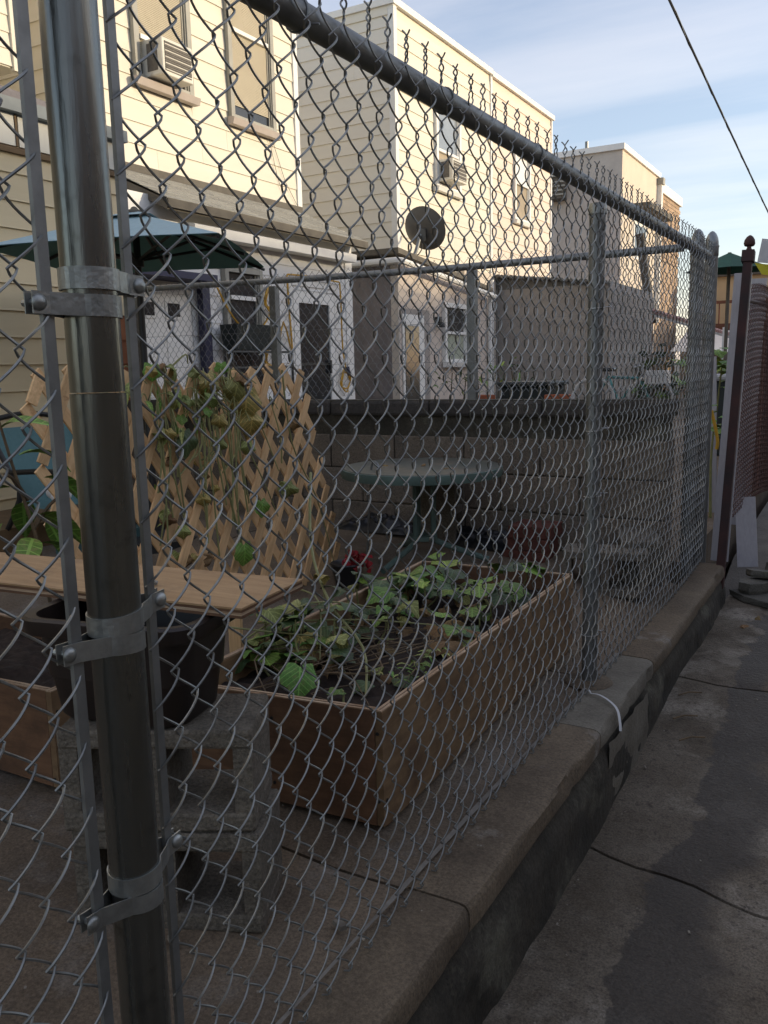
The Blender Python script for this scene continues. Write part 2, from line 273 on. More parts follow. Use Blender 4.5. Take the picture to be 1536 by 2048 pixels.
# ------------------------------------------------------------------ mesh building
WL = {}                                           # world location of every object used as a parent
class MB:
    def __init__(s): s.v = []; s.f = []; s.smooth = False
    def add(s, vs, fs):
        n = len(s.v); s.v += [tuple(v) for v in vs]; s.f += [tuple(i+n for i in f) for f in fs]; return s
    def box(s, x0, x1, y0, y1, z0, z1, mtx=None):
        vs = [Vector((x, y, z)) for z in (z0, z1) for y in (y0, y1) for x in (x0, x1)]
        if mtx: vs = [mtx @ v for v in vs]
        return s.add(vs, [(0, 2, 3, 1), (4, 5, 7, 6), (0, 1, 5, 4), (2, 6, 7, 3), (0, 4, 6, 2), (1, 3, 7, 5)])
    def cbox(s, c, d, rz=0, rx=0, ry=0):
        m = Matrix.Translation(c) @ Euler((rx, ry, rz)).to_matrix().to_4x4()
        return s.box(-d[0]/2, d[0]/2, -d[1]/2, d[1]/2, -d[2]/2, d[2]/2, m)
    def bev(s, x0, x1, y0, y1, z0, z1, b=.004):
        # box with chamfered vertical and top edges
        def ring(i, z): return [(x0+i, y0+b, z), (x0+b, y0+i, z), (x1-b, y0+i, z), (x1-i, y0+b, z), (x1-i, y1-b, z), (x1-b, y1-i, z), (x0+b, y1-i, z), (x0+i, y1-b, z)]
        rs = [ring(b*.6, z0), ring(0, z0+b), ring(0, z1-b), ring(b*.6, z1)]
        n = len(s.v); vs = [v for r in rs for v in r]; fs = []
        for k in range(3):
            for i in range(8):
                j = (i+1) % 8; fs.append((k*8+i, k*8+j, k*8+8+j, k*8+8+i))
        fs += [tuple(range(7, -1, -1)), tuple(range(24, 32))]
        return s.add(vs, fs)
    def prism(s, poly, a, b, axis='y'):
        # polygon of 2-tuples extruded along an axis
        def mk(p, t): return {'x': (t, p[0], p[1]), 'y': (p[0], t, p[1]), 'z': (p[0], p[1], t)}[axis]
        k = len(poly); vs = [mk(p, a) for p in poly]+[mk(p, b) for p in poly]
        fs = [tuple(range(k)), tuple(range(2*k-1, k-1, -1))]+[(i, i+k, (i+1) % k+k, (i+1) % k) for i in range(k)]
        return s.add(vs, fs)
    def tube(s, pts, r, n=6, caps=True, flat=None):
        pts = [Vector(p) for p in pts]; k = len(pts); s.smooth = True
        rr = r if isinstance(r, (list, tuple)) else [r]*k
        t0 = (pts[1]-pts[0]).normalized(); u = t0.orthogonal().normalized(); vs = []; prev = t0
        for i, p in enumerate(pts):
            t = (pts[min(i+1, k-1)]-pts[max(i-1, 0)])
            if t.length < 1e-9: t = prev
            t = t.normalized()
            q = prev.rotation_difference(t); u = q @ u; u = (u-u.dot(t)*t).normalized(); w = t.cross(u); prev = t
            for j in range(n):
                a = 2*pi*j/n; vs.append(p+rr[i]*(math.cos(a)*u+math.sin(a)*w))
        fs = [(i*n+j, i*n+(j+1) % n, (i+1)*n+(j+1) % n, (i+1)*n+j) for i in range(k-1) for j in range(n)]
        if caps: fs += [tuple(range(n-1, -1, -1)), tuple(range((k-1)*n, k*n))]
        return s.add(vs, fs)
    def lathe(s, prof, c=(0, 0, 0), n=20, mtx=None):
        c = Vector(c); vs = []; s.smooth = True
        for r, z in prof:
            for j in range(n):
                a = 2*pi*j/n; v = Vector((r*math.cos(a), r*math.sin(a), z)); vs.append((mtx @ v if mtx else v)+c)
        k = len(prof)
        fs = [(i*n+j, i*n+(j+1) % n, (i+1)*n+(j+1) % n, (i+1)*n+j) for i in range(k-1) for j in range(n)]
        if prof[0][0] > 1e-6: fs.append(tuple(range(n-1, -1, -1)))
        if prof[-1][0] > 1e-6: fs.append(tuple(range((k-1)*n, k*n)))
        return s.add(vs, fs)
    def grid(s, nx, ny, fn):
        vs = [fn(i/nx, j/ny) for j in range(ny+1) for i in range(nx+1)]
        return s.add(vs, [(j*(nx+1)+i, j*(nx+1)+i+1, (j+1)*(nx+1)+i+1, (j+1)*(nx+1)+i) for j in range(ny) for i in range(nx)])
    def mesh(s, name, mat, off=(0, 0, 0)):
        me = bpy.data.meshes.new(name); o = Vector(off)
        me.from_pydata([tuple(Vector(v)-o) for v in s.v], [], s.f); me.update()
        if s.smooth:
            me.shade_smooth()
            me.set_sharp_from_angle(angle=R(38))
        me.materials.append(MAT[mat]); return me
    def build(s, name, mat, parent=None, loc=None):
        w = WL[parent.name] if parent else Vector(loc or (0, 0, 0))
        o = bpy.data.objects.new(name, s.mesh(name, mat, w)); COL.objects.link(o)
        if parent: o.parent = parent
        else: o.location = w
        WL[o.name] = Vector(w); return o
def inst(name, me, parent, loc, rot=(0, 0, 0), scale=(1, 1, 1), mat=None):
    o = bpy.data.objects.new(name, me); COL.objects.link(o); o.parent = parent
    o.location = Vector(loc)-WL[parent.name]; o.rotation_euler = rot; o.scale = scale
    return o
def tag(o, label=None, cat=None, group=None, kind=None):
    for k, v in (('label', label), ('category', cat), ('group', group), ('kind', kind)):
        if v: o[k] = v
    return o
def thing(name, loc, label, cat, group=None):
    o = bpy.data.objects.new(name, None); COL.objects.link(o); o.location = loc; o.empty_display_size = .1
    WL[o.name] = Vector(loc); return tag(o, label, cat, group)
def struct(o): return tag(o, kind='structure')
def cyl(a, b, r, n=10): return MB().tube([a, b], r, n)
def smooth_path(pts, k=6):
    pts = [Vector(p) for p in pts]; out = []
    for i in range(len(pts)-1):
        p0, p1, p2, p3 = pts[max(i-1, 0)], pts[i], pts[i+1], pts[min(i+2, len(pts)-1)]
        for j in range(k):
            t = j/k; out.append(.5*((2*p1)+(p2-p0)*t+(2*p0-5*p1+4*p2-p3)*t*t+(3*p1-p0-3*p2+p3)*t**3))
    out.append(pts[-1]); return out
def gz(x, y=0.0):                                      # yard slab falls towards the alley and rises to a worn dirt strip by the wall
    t = min(max((y-2.85)/.5, 0), 1); return .055*max(0.0, -x-.2)+.085*t*t*(3-2*t)*min(1, max(0, -x-.05)*3)

# ================================================================== THE SETTING
g = MB(); g.add([(-400, -400, -.45), (400, -400, -.45), (400, 400, -.45), (-400, 400, -.45)], [(0, 1, 2, 3)])
struct(g.build('ground', 'ground_far'))
def az(y): return -.27 if y < 2.1 else (-.27+.07*(y-2.1)/1.3 if y < 3.4 else -.2)
def hsh(x, y):
    return math.sin(x*12.9898+y*78.233)*43758.5453 % 1.0
def vn(x, y):
    i, j = math.floor(x), math.floor(y); u, v = x-i, y-j; u = u*u*(3-2*u); v = v*v*(3-2*v)
    return (hsh(i, j)*(1-u)+hsh(i+1, j)*u)*(1-v)+(hsh(i, j+1)*(1-u)+hsh(i+1, j+1)*u)*v
def fbm(x, y): return vn(x, y)*.5+vn(x*2.1+5, y*2.1)*.27+vn(x*4.3, y*4.3+9)*.15+vn(x*8.7, y*8.7)*.08-.5
bed = MB().box(-.2, 4, -4, 4.6, -.44, -.34)
alley = struct(bed.build('alley_ground', 'soil'))
def slab(parent, x0, x1, ya, yb, zf, mat, nx=30, ny=40, amp=.012, fr=4.0):
    # ya(x), yb(x) give the two joint edges
    def fn(u, v):
        iu = min(max((u*nx-1)/(nx-2), 0), 1); iv = min(max((v*ny-1)/(ny-2), 0), 1)
        x = x0+(x1-x0)*iu; y = ya(x)+(yb(x)-ya(x))*iv
        edge = u <= 0 or u >= 1 or v <= 0 or v >= 1
        near = min(iu*(x1-x0), (1-iu)*(x1-x0), iv, (1-iv))
        z = zf(x, y)+fbm(x*fr, y*fr)*amp - (.008 if near < .012 else 0)
        return (x, y, z-.06 if edge else z)
    m = MB().grid(nx, ny, fn); m.smooth = True
    return m.build('slab', mat, parent)
j0 = lambda x: 2.085-.2*(x-.1)+.012*math.sin(x*21); j1 = lambda x: 3.30-.06*(x-.2)+.01*math.sin(x*17)
e1 = lambda f, d: (lambda x: f(x)+d)
slab(alley, .105, 3.6, lambda x: -3.0, e1(j0, -.006), lambda x, y: az(y), 'alley', 50, 60)
slab(alley, .105, 3.6, e1(j0, .006), e1(j1, -.007), lambda x, y: az(y), 'alley', 50, 40)
slab(alley, .105, 3.6, e1(j1, .007), lambda x: 4.62, lambda x, y: az(y), 'alley', 50, 40)
# raised concrete apron further along the alley
ap = MB().grid(14, 20, lambda u, v: (.04+u*3.4, 4.66+v*12, -.17+.10*min(1, v*6)+fbm(u*9, v*30)*.02-(.1 if v == 0 else 0)))
ap.smooth = True; struct(ap.build('apron_path', 'apron'))

# curb: rough wall face with rounded coping stones on top
def face(u, v):
    y = -3+u*7.45; z = -.36+v*.31; s_ = .007*(1 if fbm(y*2.3+7, z*3) > .02 else 0)
    return (.106+fbm(y*5, z*9+3)*.022+s_*(v < .8)-(.012 if v > .85 else 0)+.010*(1-v), y, z)
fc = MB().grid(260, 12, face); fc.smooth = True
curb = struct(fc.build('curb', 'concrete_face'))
prof = [(-.022, -.07), (-.022, 0), (.02, .001), (.06, .0), (.088, -.0005), (.101, -.003), (.108, -.009), (.1105, -.019), (.111, -.045), (.109, -.056), (.100, -.059), (.06, -.062)]
def coping(ya, yb, mat='concrete_cap'):
    n = max(8, int((yb-ya)/.04)); k = len(prof)
    def fn(u, v):
        i = min(int(round(u*(k-1))), k-1); y = ya+(yb-ya)*v; x, z = prof[i]
        w = fbm(y*3, i*.6)*.010
        chip = -.045*max(0, fbm(y*9+3, i*.15)-.16) if i > 3 else 0
        e = .006 if v in (0.0, 1.0) and i > 0 else 0
        return (x+w*(x > 0)-e+chip*2, y, z+w*.5-e*.7)
    m = MB().grid(k-1, n, fn); m.smooth = True
    nn = len(m.v)
    m.f.append(tuple(range(k))); m.f.append(tuple(range(nn-1, nn-k-1, -1)))
    return m.build('coping', mat, curb)
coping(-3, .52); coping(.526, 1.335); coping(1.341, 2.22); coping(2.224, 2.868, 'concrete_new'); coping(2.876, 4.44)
pt_ = MB().grid(16, 10, lambda u, v: (.119+fbm(u*5, v*5)*.012, 2.28+.46*u+.05*fbm(v*4, 3), -.062-.19*v-.03*fbm(u*6, 1))); pt_.smooth = True
pt_.build('render_patch', 'concrete_new', curb)
# pale mortar line between coping and yard slab
def mort(u, v):
    y = -.5+v*3.36; c = -.030+.012*(y-1)*.6; w = .0085*max(0.02, .1+2.2*max(0, fbm(y*2.6, 2)+.16))
    return (c+(u-.5)*2*w, y, .0055)
mo = MB().grid(2, 120, mort).build('mortar_joint', 'mortar', curb)
# yard slabs
yb_ = struct(MB().box(-5.6, -.1, -3, 4.2, -.44, -.06).build('yard_ground', 'soil'))
zf = lambda x, y: gz(x, y)
for (x0, x1) in ((-2.05, -.024), (-5.6, -2.06)):
    for (a, b) in ((-3, 1.335), (1.343, 2.62), (2.628, 3.96)):
        slab(yb_, x0, x1, (lambda a: lambda x: a+.006*math.sin(x*9))(a), (lambda b: lambda x: b+.006*math.sin(x*9))(b), zf, 'concrete_yard', 36, 30, .010, 3.0)
struct(MB().box(-20, -.05, 4.12, 60, -.3, .06).build('neighbour_yard_ground', 'concrete_yard'))

# ================================================================== THE CHAIN LINK FENCE
def wire_mesh(name, h, p, b, r, ztop, n, odd, mat, twist=True, ns=5, sub=7, e=.004):
    sgn = -1 if odd else 1; pts = []
    def P(phi):
        f = (phi+pi) % (2*pi)-pi
        T = .78*(1-2*abs(f)/pi)+.22*math.cos(f); s_ = math.sin(f)
        return sgn*(h/2+e)*T, -sgn*b*math.copysign(abs(s_)**.75, s_)
    zb = ztop-n*p
    lat0, _ = P(0)
    # bottom hook
    if twist:
        pts += [(-.004, sgn*(h/2-.012), zb-.005), (.001, sgn*(h/2-.004), zb-.009), (.003, sgn*(h/2+.003), zb-.006)]
    else: pts += [(.002, sgn*(h/2-.006), zb-.004)]
    tot = n*2*sub
    for i in range(tot+1):
        z = zb+(ztop-zb)*i/tot; la, de = P(2*pi*(z-ztop)/p)
        if i in (0, tot): la = sgn*(h/2+e*.7)
        pts.append((de, la, z))
    if twist:
        m_ = 14
        for i in range(1, m_+1):
            t = i/m_; psi = 2*pi*1.7*t+.4; rad = .0027+(.0035 if i >= m_ else (.001 if i == m_-1 else 0))
            pts.append((sgn*rad*math.sin(psi), sgn*h/2+sgn*rad*math.cos(psi), ztop+.003+.038*t))
    else: pts.append((-.002, sgn*(h/2-.006), ztop+.003))
    return MB().tube(pts, r, ns).mesh(name, mat)
fence = thing('chain_link_fence', (0, .636, 0), 'new galvanised chain link fence with tall post standing on the concrete ledge', 'fence')
H, PZ, ZT, NP = .0325, .0745, 1.505, 20
we = [wire_mesh('wire', H, PZ,   .0066, .0016, ZT, NP, k == 1, 'wire', e=.0052) for k in (0, 1)]
def bulge(y): return .004*math.sin(y*2.3)+.003*math.sin(y*5.1+1)
y = .6875; k = 1
while y < 4.44:
    o = inst('wire', we[k % 2], fence, (bulge(y), y+H/2, random.uniform(-.0012, .0012)), (random.uniform(-.0015, .0015), random.uniform(-.002, .002), random.uniform(-.02, .02)))
    y += H; k += 1
y = .578; k = 1
while y > -.55:
    inst('wire', we[k % 2], fence, (bulge(y), y-H/2, -.033+random.uniform(-.001, .001)), (0, random.uniform(-.002, .002), random.uniform(-.02, .02)))
    y -= H; k += 1
# posts
PR = .0285
MB().tube([(0, .636, -.05), (0, .636, .98)], PR, 36).build('post', 'galv_post', fence)
ps_ = MB().tube([(0, .636, .9815), (0, .636, 1.545)], PR-.0006, 36).build('post_sleeve', 'galv_post', fence)
MB().lathe([(.0285, -.04), (.0305, -.038), (.0305, .004), (.028, .012), (.025, .032), (.015, .054), (.001, .063)], (0, .636, 1.545), 24).build('acorn_cap', 'galv', ps_)
lp = MB().tube([(-.028, 2.56, -.02), (-.028, 2.56, 1.452)], .0238, 20).build('line_post', 'galv_old', fence)
MB().lathe([(.0265, 0), (.0265, .022), (.024, .03)], (-.028, 2.56, 1.425), 18).build('post_cap', 'zinc', lp)
MB().lathe([(.075, .002), (.068, .008), (.03, .012)], (-.028, 2.56, 0), 20).build('footing', 'concrete_cap', lp)
acorn = [(.031, -.045), (.0325, -.04), (.0325, -.004), (.034, -.003), (.034, .004), (.031, .006), (.0305, .02), (.027, .04), (.019, .058), (.009, .069), (.0, .073)]
for (px, py, zt) in ((-.02, 4.456, 1.534), (-.035, 4.18, 1.512)):
    po = MB().tube([(px, py, -.05), (px, py, zt)], .0302, 20).build('end_post', 'galv_old', fence)
    MB().lathe(acorn, (px, py, zt), 20).build('acorn_cap', 'galv', po)
# rails
MB().tube([(-.026, -.6, 1.488), (-.026, 1.9, 1.488), (-.026, 4.38, 1.489)], .0208, 18).build('top_rail', 'galv_old', fence)
# tension bars
MB().box(-.0028, .0028, .6835, .6945, .02, 1.53).build('tension_bar', 'galv_old', fence)
MB().box(-.0028, .0028, .5735, .5865, -.0, 1.50).build('tension_bar', 'galv_old', fence)
MB().box(-.0028, .0028, 4.435, 4.446, .02, 1.53).build('tension_bar', 'galv_old', fence)
# tension bands with carriage bolts
def band(z, side, tip, tilt=0.0):
    r = PR+.0012; y0 = .636; ang = []
    path = [(.0055, side*tip), (.0055, side*(tip-.02))]
    a0 = 38; n = 26
    path.append((.012, side*(r+.010)))
    for i in range(n+1):
        a = R(a0+(360-2*a0)*i/n); path.append((r*math.sin(a), side*r*math.cos(a)))
    path += [(-.012, side*(r+.010)), (-.0055, side*(tip-.02)), (-.0055, side*tip)]
    m = MB(); t = .0008; hw = .0108; vs = []
    for (x, yy) in path:
        l = math.hypot(x, yy); ox, oy = (x/l*t, yy/l*t) if l < r+.006 else (math.copysign(t, x), 0)
        dz = tilt*(yy*side)
        for (q, w) in ((1, hw), (1, -hw), (-1, -hw), (-1, hw)): vs.append((x+q*ox, y0+yy+q*oy, z+w+dz))
    k = len(path); fs = [(i*4+j, i*4+(j+1) % 4, i*4+4+(j+1) % 4, i*4+4+j) for i in range(k-1) for j in range(4)]+[(3, 2, 1, 0), (k*4-4, k*4-3, k*4-2, k*4-1)]
    m.add(vs, fs); b = m.build('tension_band', 'zinc', fence)
    mt = Matrix.Rotation(R(90), 4, 'Y')
    MB().lathe([(.0082, 0), (.008, .0015), (.006, .0035), (.003, .0046), (0, .005)], (.0064, y0+side*(tip-.007), z+tilt*tip), 14, mt).build('bolt', 'zinc', b)
    MB().tube([(-.016, y0+side*(tip-.007), z+tilt*tip), (.006, y0+side*(tip-.007), z+tilt*tip)], .0035, 8).build('bolt_shank', 'zinc', b)
for z in (1.455, 1.095, .735, .432, .08): band(z, 1, .070, .10 if z < .8 else -.02)
for z in (1.425, 1.068, .712, .407, .05): band(z, -1, .076, .05 if z < .8 else .02)
# ties on the top rail and the line post
for yy in (1.06, 1.53, 2.02, 2.98, 3.42, 3.86):
    pts = [(-.026+.0225*math.cos(R(a)), yy+.010*a/360, 1.488+.0225*math.sin(R(a))) for a in range(-40, 330, 20)]+[(.006, yy+.012, 1.472)]
    MB().tube(pts, .0018, 5).build('tie', 'galv_old', fence)
for zz in (.16, .60, .80, 1.16):
    pts = [(-.028+.0258*math.cos(R(a)), 2.56+.0258*math.sin(R(a)), zz+.008*a/360) for a in range(-150, 160, 20)]+[(.008, 2.60, zz+.004), (.003, 2.585, zz+.012)]
    MB().tube(pts, .0015, 5).build('tie', 'alu_tie', fence)

# ================================================================== BLOCK WALL AND BOUNDARY FENCE
wall = thing('block_wall', (-2, 4.03, 0), 'dark weathered concrete block wall across the back of the yard', 'wall')
WX0, WX1 = -5.6, -.09
MB().box(WX0, WX1-.01, 3.965, 4.095, -.1, .83).build('mortar_core', 'concrete_face', wall)
bm_ = MB().bev(-.1985, .1985, -.075, .075, 0, .1785, .006).mesh('block', 'cmu_wall')
zc = -.085; row = 0
while zc < .64:
    x = WX1-.2-(.2 if row % 2 else 0)
    if row % 2:
        inst('block', bm_, wall, (WX1-.1, 4.03, zc), (0, 0, 0), (.5, 1, 1))
        x = WX1-.4
    while x > WX0:
        inst('block', bm_, wall, (x, 4.03+random.uniform(-.003, .003), zc), (0, 0, random.uniform(-.004, .004)), (random.choice((1, 1, .997)), 1, 1)); x -= .404
    zc += .1835; row += 1
cm_ = MB().bev(-.30, .30, -.088, .088, 0, .075, .012).mesh('cap_block', 'cmu_cap')
x = WX1-.29
while x > WX0:
    inst('cap_block', cm_, wall, (x, 4.03, .752+random.uniform(-.003, .004)), (0, random.uniform(-.006, .006), random.uniform(-.006, .006))); x -= .606
bf = thing('boundary_fence', (-2, 4.03, .83), 'old thin chain link fence with grey rail on top of the block wall', 'fence')
MB().tube([(-.06, 4.0, 1.486), (-1.2, 4.0, 1.482), (-2.1, 4.0, 1.492), (-3.34, 4.0, 1.515)], .0172, 12).build('top_rail', 'galv_old', bf)
for x in (-1.075, -2.30, -3.36):
    MB().box(x-.021, x+.021, 4.005, 4.047, .8, 1.468).build('post', 'galv_old', bf)
h2_, p2_ = .0232, .0605
wt = [wire_mesh('wire', h2_, p2_, .0035, .00115, 1.523, 11, k == 1, 'wire_thin', twist=False, ns=4, sub=4, e=.002) for k in (0, 1)]
x = -.10; k = 0
while x > -3.36:
    inst('wire', wt[k % 2], bf, (x-h2_/2, 3.978, random.uniform(-.001, .001)+.004*max(0, -x-2)), (0, 0, R(-90))); x -= h2_; k += 1
MB().tube([(-.09, 3.985, 1.22), (-1.2, 3.985, 1.216), (-2.3, 3.985, 1.214), (-3.3, 3.985, 1.22)], .0011, 4).build('tension_wire', 'wire_thin', bf)
MB().tube([(-.09, 3.985, 1.02), (-1.2, 3.985, 1.02), (-2.3, 3.985, 1.025), (-3.3, 3.985, 1.03)], .0011, 4).build('tension_wire', 'wire_thin', bf)

# ================================================================== HOUSES
def cuts(a0, a1, z0, z1, ops):
    """pieces (lo, hi, zlo, zhi) of one course left after taking the openings out"""
    pcs = [(a0, a1, z0, z1)]
    for (p0, p1, q0, q1) in ops:
        nx = []
        for (u0, u1, v0, v1) in pcs:
            if p1 <= u0 or p0 >= u1 or q1 <= v0+1e-4 or q0 >= v1-1e-4: nx.append((u0, u1, v0, v1)); continue
            if p0 > u0: nx.append((u0, p0, v0, v1))
            if p1 < u1: nx.append((p1, u1, v0, v1))
            m0, m1 = max(u0, p0), min(u1, p1)
            if q0 > v0+.006: nx.append((m0, m1, v0, q0))
            if q1 < v1-.006: nx.append((m0, m1, q1, v1))
        pcs = nx
    return [p for p in pcs if p[1]-p[0] > .02]
def siding(parent, axis, c, a0, a1, z0, z1, ex, mat, ops=(), t=.015, colour=None):
    """lap boards on a wall facing +x (axis 'x') or -y (axis 'y')"""
    z = z0
    while z < z1-.01:
        pcs = []
        for (u0, u1, v0, v1) in cuts(a0, a1, z, min(z+ex, z1), ops):
            if u1-u0 > 1.6:
                c_ = random.uniform(u0+.5, u1-.5); pcs += [(u0, c_-.0012, v0, v1), (c_+.0012, u1, v0, v1)]
            else: pcs.append((u0, u1, v0, v1))
        for (u0, u1, v0, v1) in pcs:
            w = random.uniform(-.0015, .0015)
            q = [(0, v0+w), (t+.002, v0+w), (t, v0+.012+w), (.004, v1+.002), (0, v1+.002)]
            m = MB()
            if axis == 'x': m.prism([(c+d, zz) for d, zz in q], u0, u1, 'y')
            else: m.prism([(c-d, zz) for d, zz in q], u0, u1, 'x')
            mt = colour(u0, u1, v0) if colour else mat
            m.build('board', mt, parent)
        z += ex
def walls(parent, x0, x1, y0, y1, z0, z1, mat, name='wall'): return MB().box(x0, x1, y0, y1, z0, z1).build(name, mat, parent)
def window(parent, x, y0, y1, z0, z1, frame='grey_trim', sill='pink_sill', upper='blind', lower='blind', mid=None, blind=True, fw=.06):
    mid = mid or (z0+z1)/2; x += .042
    f = MB()
    f.box(x-.045, x+.018, y0, y0+fw, z0, z1).box(x-.045, x+.018, y1-fw, y1, z0, z1).box(x-.045, x+.017, y0+fw, y1-fw, z1-fw, z1)
    f.box(x-.045, x+.016, y0+fw, y1-fw, z0, z0+fw*.7)
    for d, e in ((fw+.014, .004), (fw+.036, -.012)):
        f.box(x-.045, x+e, y0+d-.013, y0+d, z0+fw*.7, z1-fw).box(x-.045, x+e, y1-d, y1-d+.013, z0+fw*.7, z1-fw)
    w = f.build('window', frame, parent)
    MB().box(x-.03, x+.012, y0+fw+.03, y1-fw-.03, mid-.02, mid+.02).build('sash_rail', 'white_trim', w)
    MB().box(x-.036, x-.030, y0+fw, y1-fw, z0+fw*.7, mid).build('pane', 'glass_dark' if lower == 'blind' else lower, w)
    MB().box(x-.034, x-.028, y0+fw, y1-fw, mid, z1-fw).build('pane', 'glass_sky' if upper == 'sky' else ('glass_dark' if upper == 'blind' else upper), w)
    if blind:
        b = MB(); zz = z1-fw-.01
        lo = z0+fw+.10 if lower == 'blind' else mid+.03
        hi = z1-fw-.01 if upper == 'blind' else mid-.03
        zz = hi
        while zz > lo:
            b.add([(x-.024, y0+fw+.035, zz), (x-.024, y1-fw-.035, zz), (x-.019, y1-fw-.035, zz-.0175), (x-.019, y0+fw+.035, zz-.0175)], [(0, 1, 2, 3)]); zz -= .0165
        b.build('blind', 'blind', w)
    if sill: MB().prism([(x-.02, z0-.075), (x+.055, z0-.075), (x+.075, z0-.01), (x+.03, z0+.003), (x-.02, z0+.003)], y0-.03, y1+.03, 'y').build('sill', sill, w)
    return w
def boxcut(x, y0, y1, z0, z1): return (y0-.005, y1+.005, z0-.08, z1+.01)

FX = -5.55
# --- the near house: tan lean-to and the upper storey behind it
own = thing('row_house', (-4.5, 3, 0), 'house with tan lap siding lean-to and clerestory panels at the left edge', 'house')
TX = -3.45
tw = walls(own, TX-2.1, TX-.002, -2.5, 4.04, .05, 2.40, 'tan_siding')
siding(tw, 'x', TX, -2.5, 4.035, .33, 2.19, .1465, 'tan_siding', t=.014, ops=((3.905, 4.04, .3, 1.36),))
siding(tw, 'x', TX, 3.905, 4.037, .33, 1.36, .1465, 'orange_siding', t=.0135)
MB().prism([(TX, 2.19), (TX+.028, 2.19), (TX+.03, 2.215), (TX, 2.23)], -2.5, 4.045, 'y').build('ledge_trim', 'brown_trim', tw)
yy = 4.0
while yy > -2.4:
    MB().box(TX, TX+.010, yy-.34, yy-.012, 2.232, 2.395).build('clerestory_panel', 'clerestory', tw)
    MB().box(TX, TX+.016, yy-.012, yy, 2.232, 2.395).build('mullion', 'brown_trim', tw); yy -= .352
MB().box(TX, TX+.06, -2.5, 4.06, 2.398, 2.465).build('fascia', 'flashing', own)
rb = MB().prism([(-2.5, 2.466), (4.05, 2.466), (3.6, 2.50), (-2.5, 2.80)], TX-.6, TX+.03, 'x').build('roof', 'roof_purple', own)
MB().box(-12, FX-.002, -4, 5.05, 3.46, 6.05).build('upper_storey', 'cream', own)
us = MB().box(-12, -6.3, -4, 5.05, 0, 3.46).build('rear_block', 'cream', own)
siding(us, 'x', FX, -1, 4.98, 3.47, 6.0, .127, 'cream', t=.012)
MB().box(FX-.02, FX+.03, 4.98, 5.065, 3.44, 6.05).build('corner_board', 'cream', own)
MB().box(TX+.01, TX+.55, -1.5, 3.2, .1, .27).build('step', 'brown_trim', own)

# --- the next house: cream upper storey, shingled porch roof, white ground floor
h1 = thing('row_house', (-5.5, 7.3, 0), 'cream sided house with shingled lean-to roof and white ground floor', 'house')
w = walls(h1, -12, FX-.003, 5.735, 8.97, 0, 6.05, 'cream')
ops1 = [boxcut(FX, 6.31, 7.10, 3.74, 5.05), boxcut(FX, 7.68, 8.48, 3.69, 5.05)]
siding(w, 'x', FX, 5.80, 8.90, 2.94, 6.0, .203, 'cream', ops=ops1)
siding(w, 'y', 5.732, -8.5, FX, 2.94, 6.0, .203, 'cream_grey')
MB().box(FX-.02, FX+.028, 8.90, 8.985, 2.85, 6.05).build('corner_board', 'white_trim', h1)
MB().box(FX-.02, FX+.028, 5.715, 5.80, 2.85, 6.05).build('corner_board', 'white_trim', h1)
window(h1, FX, 6.31, 7.10, 3.74, 5.05, mid=4.12)
window(h1, FX, 7.68, 8.48, 3.69, 5.05, mid=4.60)
for (ya, yb_2) in ((8.36, 8.66), (8.42, 8.88)):
    MB().tube([(FX+.03, ya, 3.62), (FX+.025, (ya+yb_2)/2, 3.2), (FX+.03, yb_2, 2.95)], .003, 4).build('phone_line', 'dark_trim', h1)
# shingled lean-to roof in courses
EX, EZ = -4.66, 2.475
sl = math.atan2(2.90-EZ, EX-FX)
ro = MB().prism([(FX, 2.86), (FX, 2.80), (EX+.02, EZ-.10), (EX+.02, EZ-.02)], 5.70, 8.99, 'y').build('roof', 'dark_trim', h1)
MB().box(FX, FX+.05, 5.72, 8.96, 2.875, 2.945).build('flashing', 'dark_trim', ro)
nc = 9
for i in range(nc):
    t0 = i/nc; t1 = (i+1)/nc
    y = 5.69-random.uniform(0, .2)
    while y < 9.0:
        wd = random.uniform(.26, .34); y0, y1 = max(y, 5.69), min(y+wd-.004, 9.0); y += wd
        if y1-y0 < .03: continue
        xa = EX+.035-(EX-FX+.03)*t0; xb = EX+.035-(EX-FX+.03)*t1-.03
        za = EZ-.012+(2.90-EZ)*t0; zb = EZ-.012+(2.90-EZ)*t1+.016
        lift = random.uniform(.009, .013)
        MB().add([(xa, y0, za+lift), (xa, y1, za+lift), (xb, y1, zb), (xb, y0, zb), (xa, y0, za), (xa, y1, za)], [(0, 1, 2, 3), (4, 5, 1, 0), (0, 3, 4), (1, 5, 2)]).build('shingle', 'shingle', ro)
MB().box(EX+.02, EX+.05, 5.69, 9.0, EZ-.085, EZ-.012).build('fascia', 'dark_trim', ro)
# ground floor
GX = -4.85
gf = walls(h1, FX-.1, GX-.003, 5.2, 8.95, 0, 2.52, 'white_siding', 'ground_floor')
opg = [(5.28, 6.16, 0, 1.70), (6.58, 7.20, 1.40, 2.02), (7.72, 8.56, 0, 1.86)]
siding(gf, 'x', GX, 5.2, 8.82, .05, 2.46, .128, 'white_siding', ops=opg, t=.012)
MB().box(GX-.01, GX+.022, 8.82, 8.965, 0, 2.46).build('corner_board', 'white_trim', gf)
gt = MB().prism([(GX+.012, 2.22), (GX+.19, 2.215), (GX+.20, 2.30), (GX+.17, 2.312), (GX+.012, 2.33)], 6.05, 8.80, 'y').build('pent_board', 'white_trim', h1)
dr = MB().box(GX-.03, GX+.012, 5.30, 6.14, .1, 1.685).build('panel_door', 'white_trim', h1)
for (a, b, c_, d) in ((5.50, 5.69, 1.47, 1.63), (5.80, 6.01, 1.47, 1.63)):
    MB().box(GX+.012, GX+.022, a, b, c_, d).build('window_frame', 'white_trim', dr)
    MB().box(GX+.022, GX+.025, a+.03, b-.03, c_+.025, d-.02).build('pane', 'glass_dark', dr)
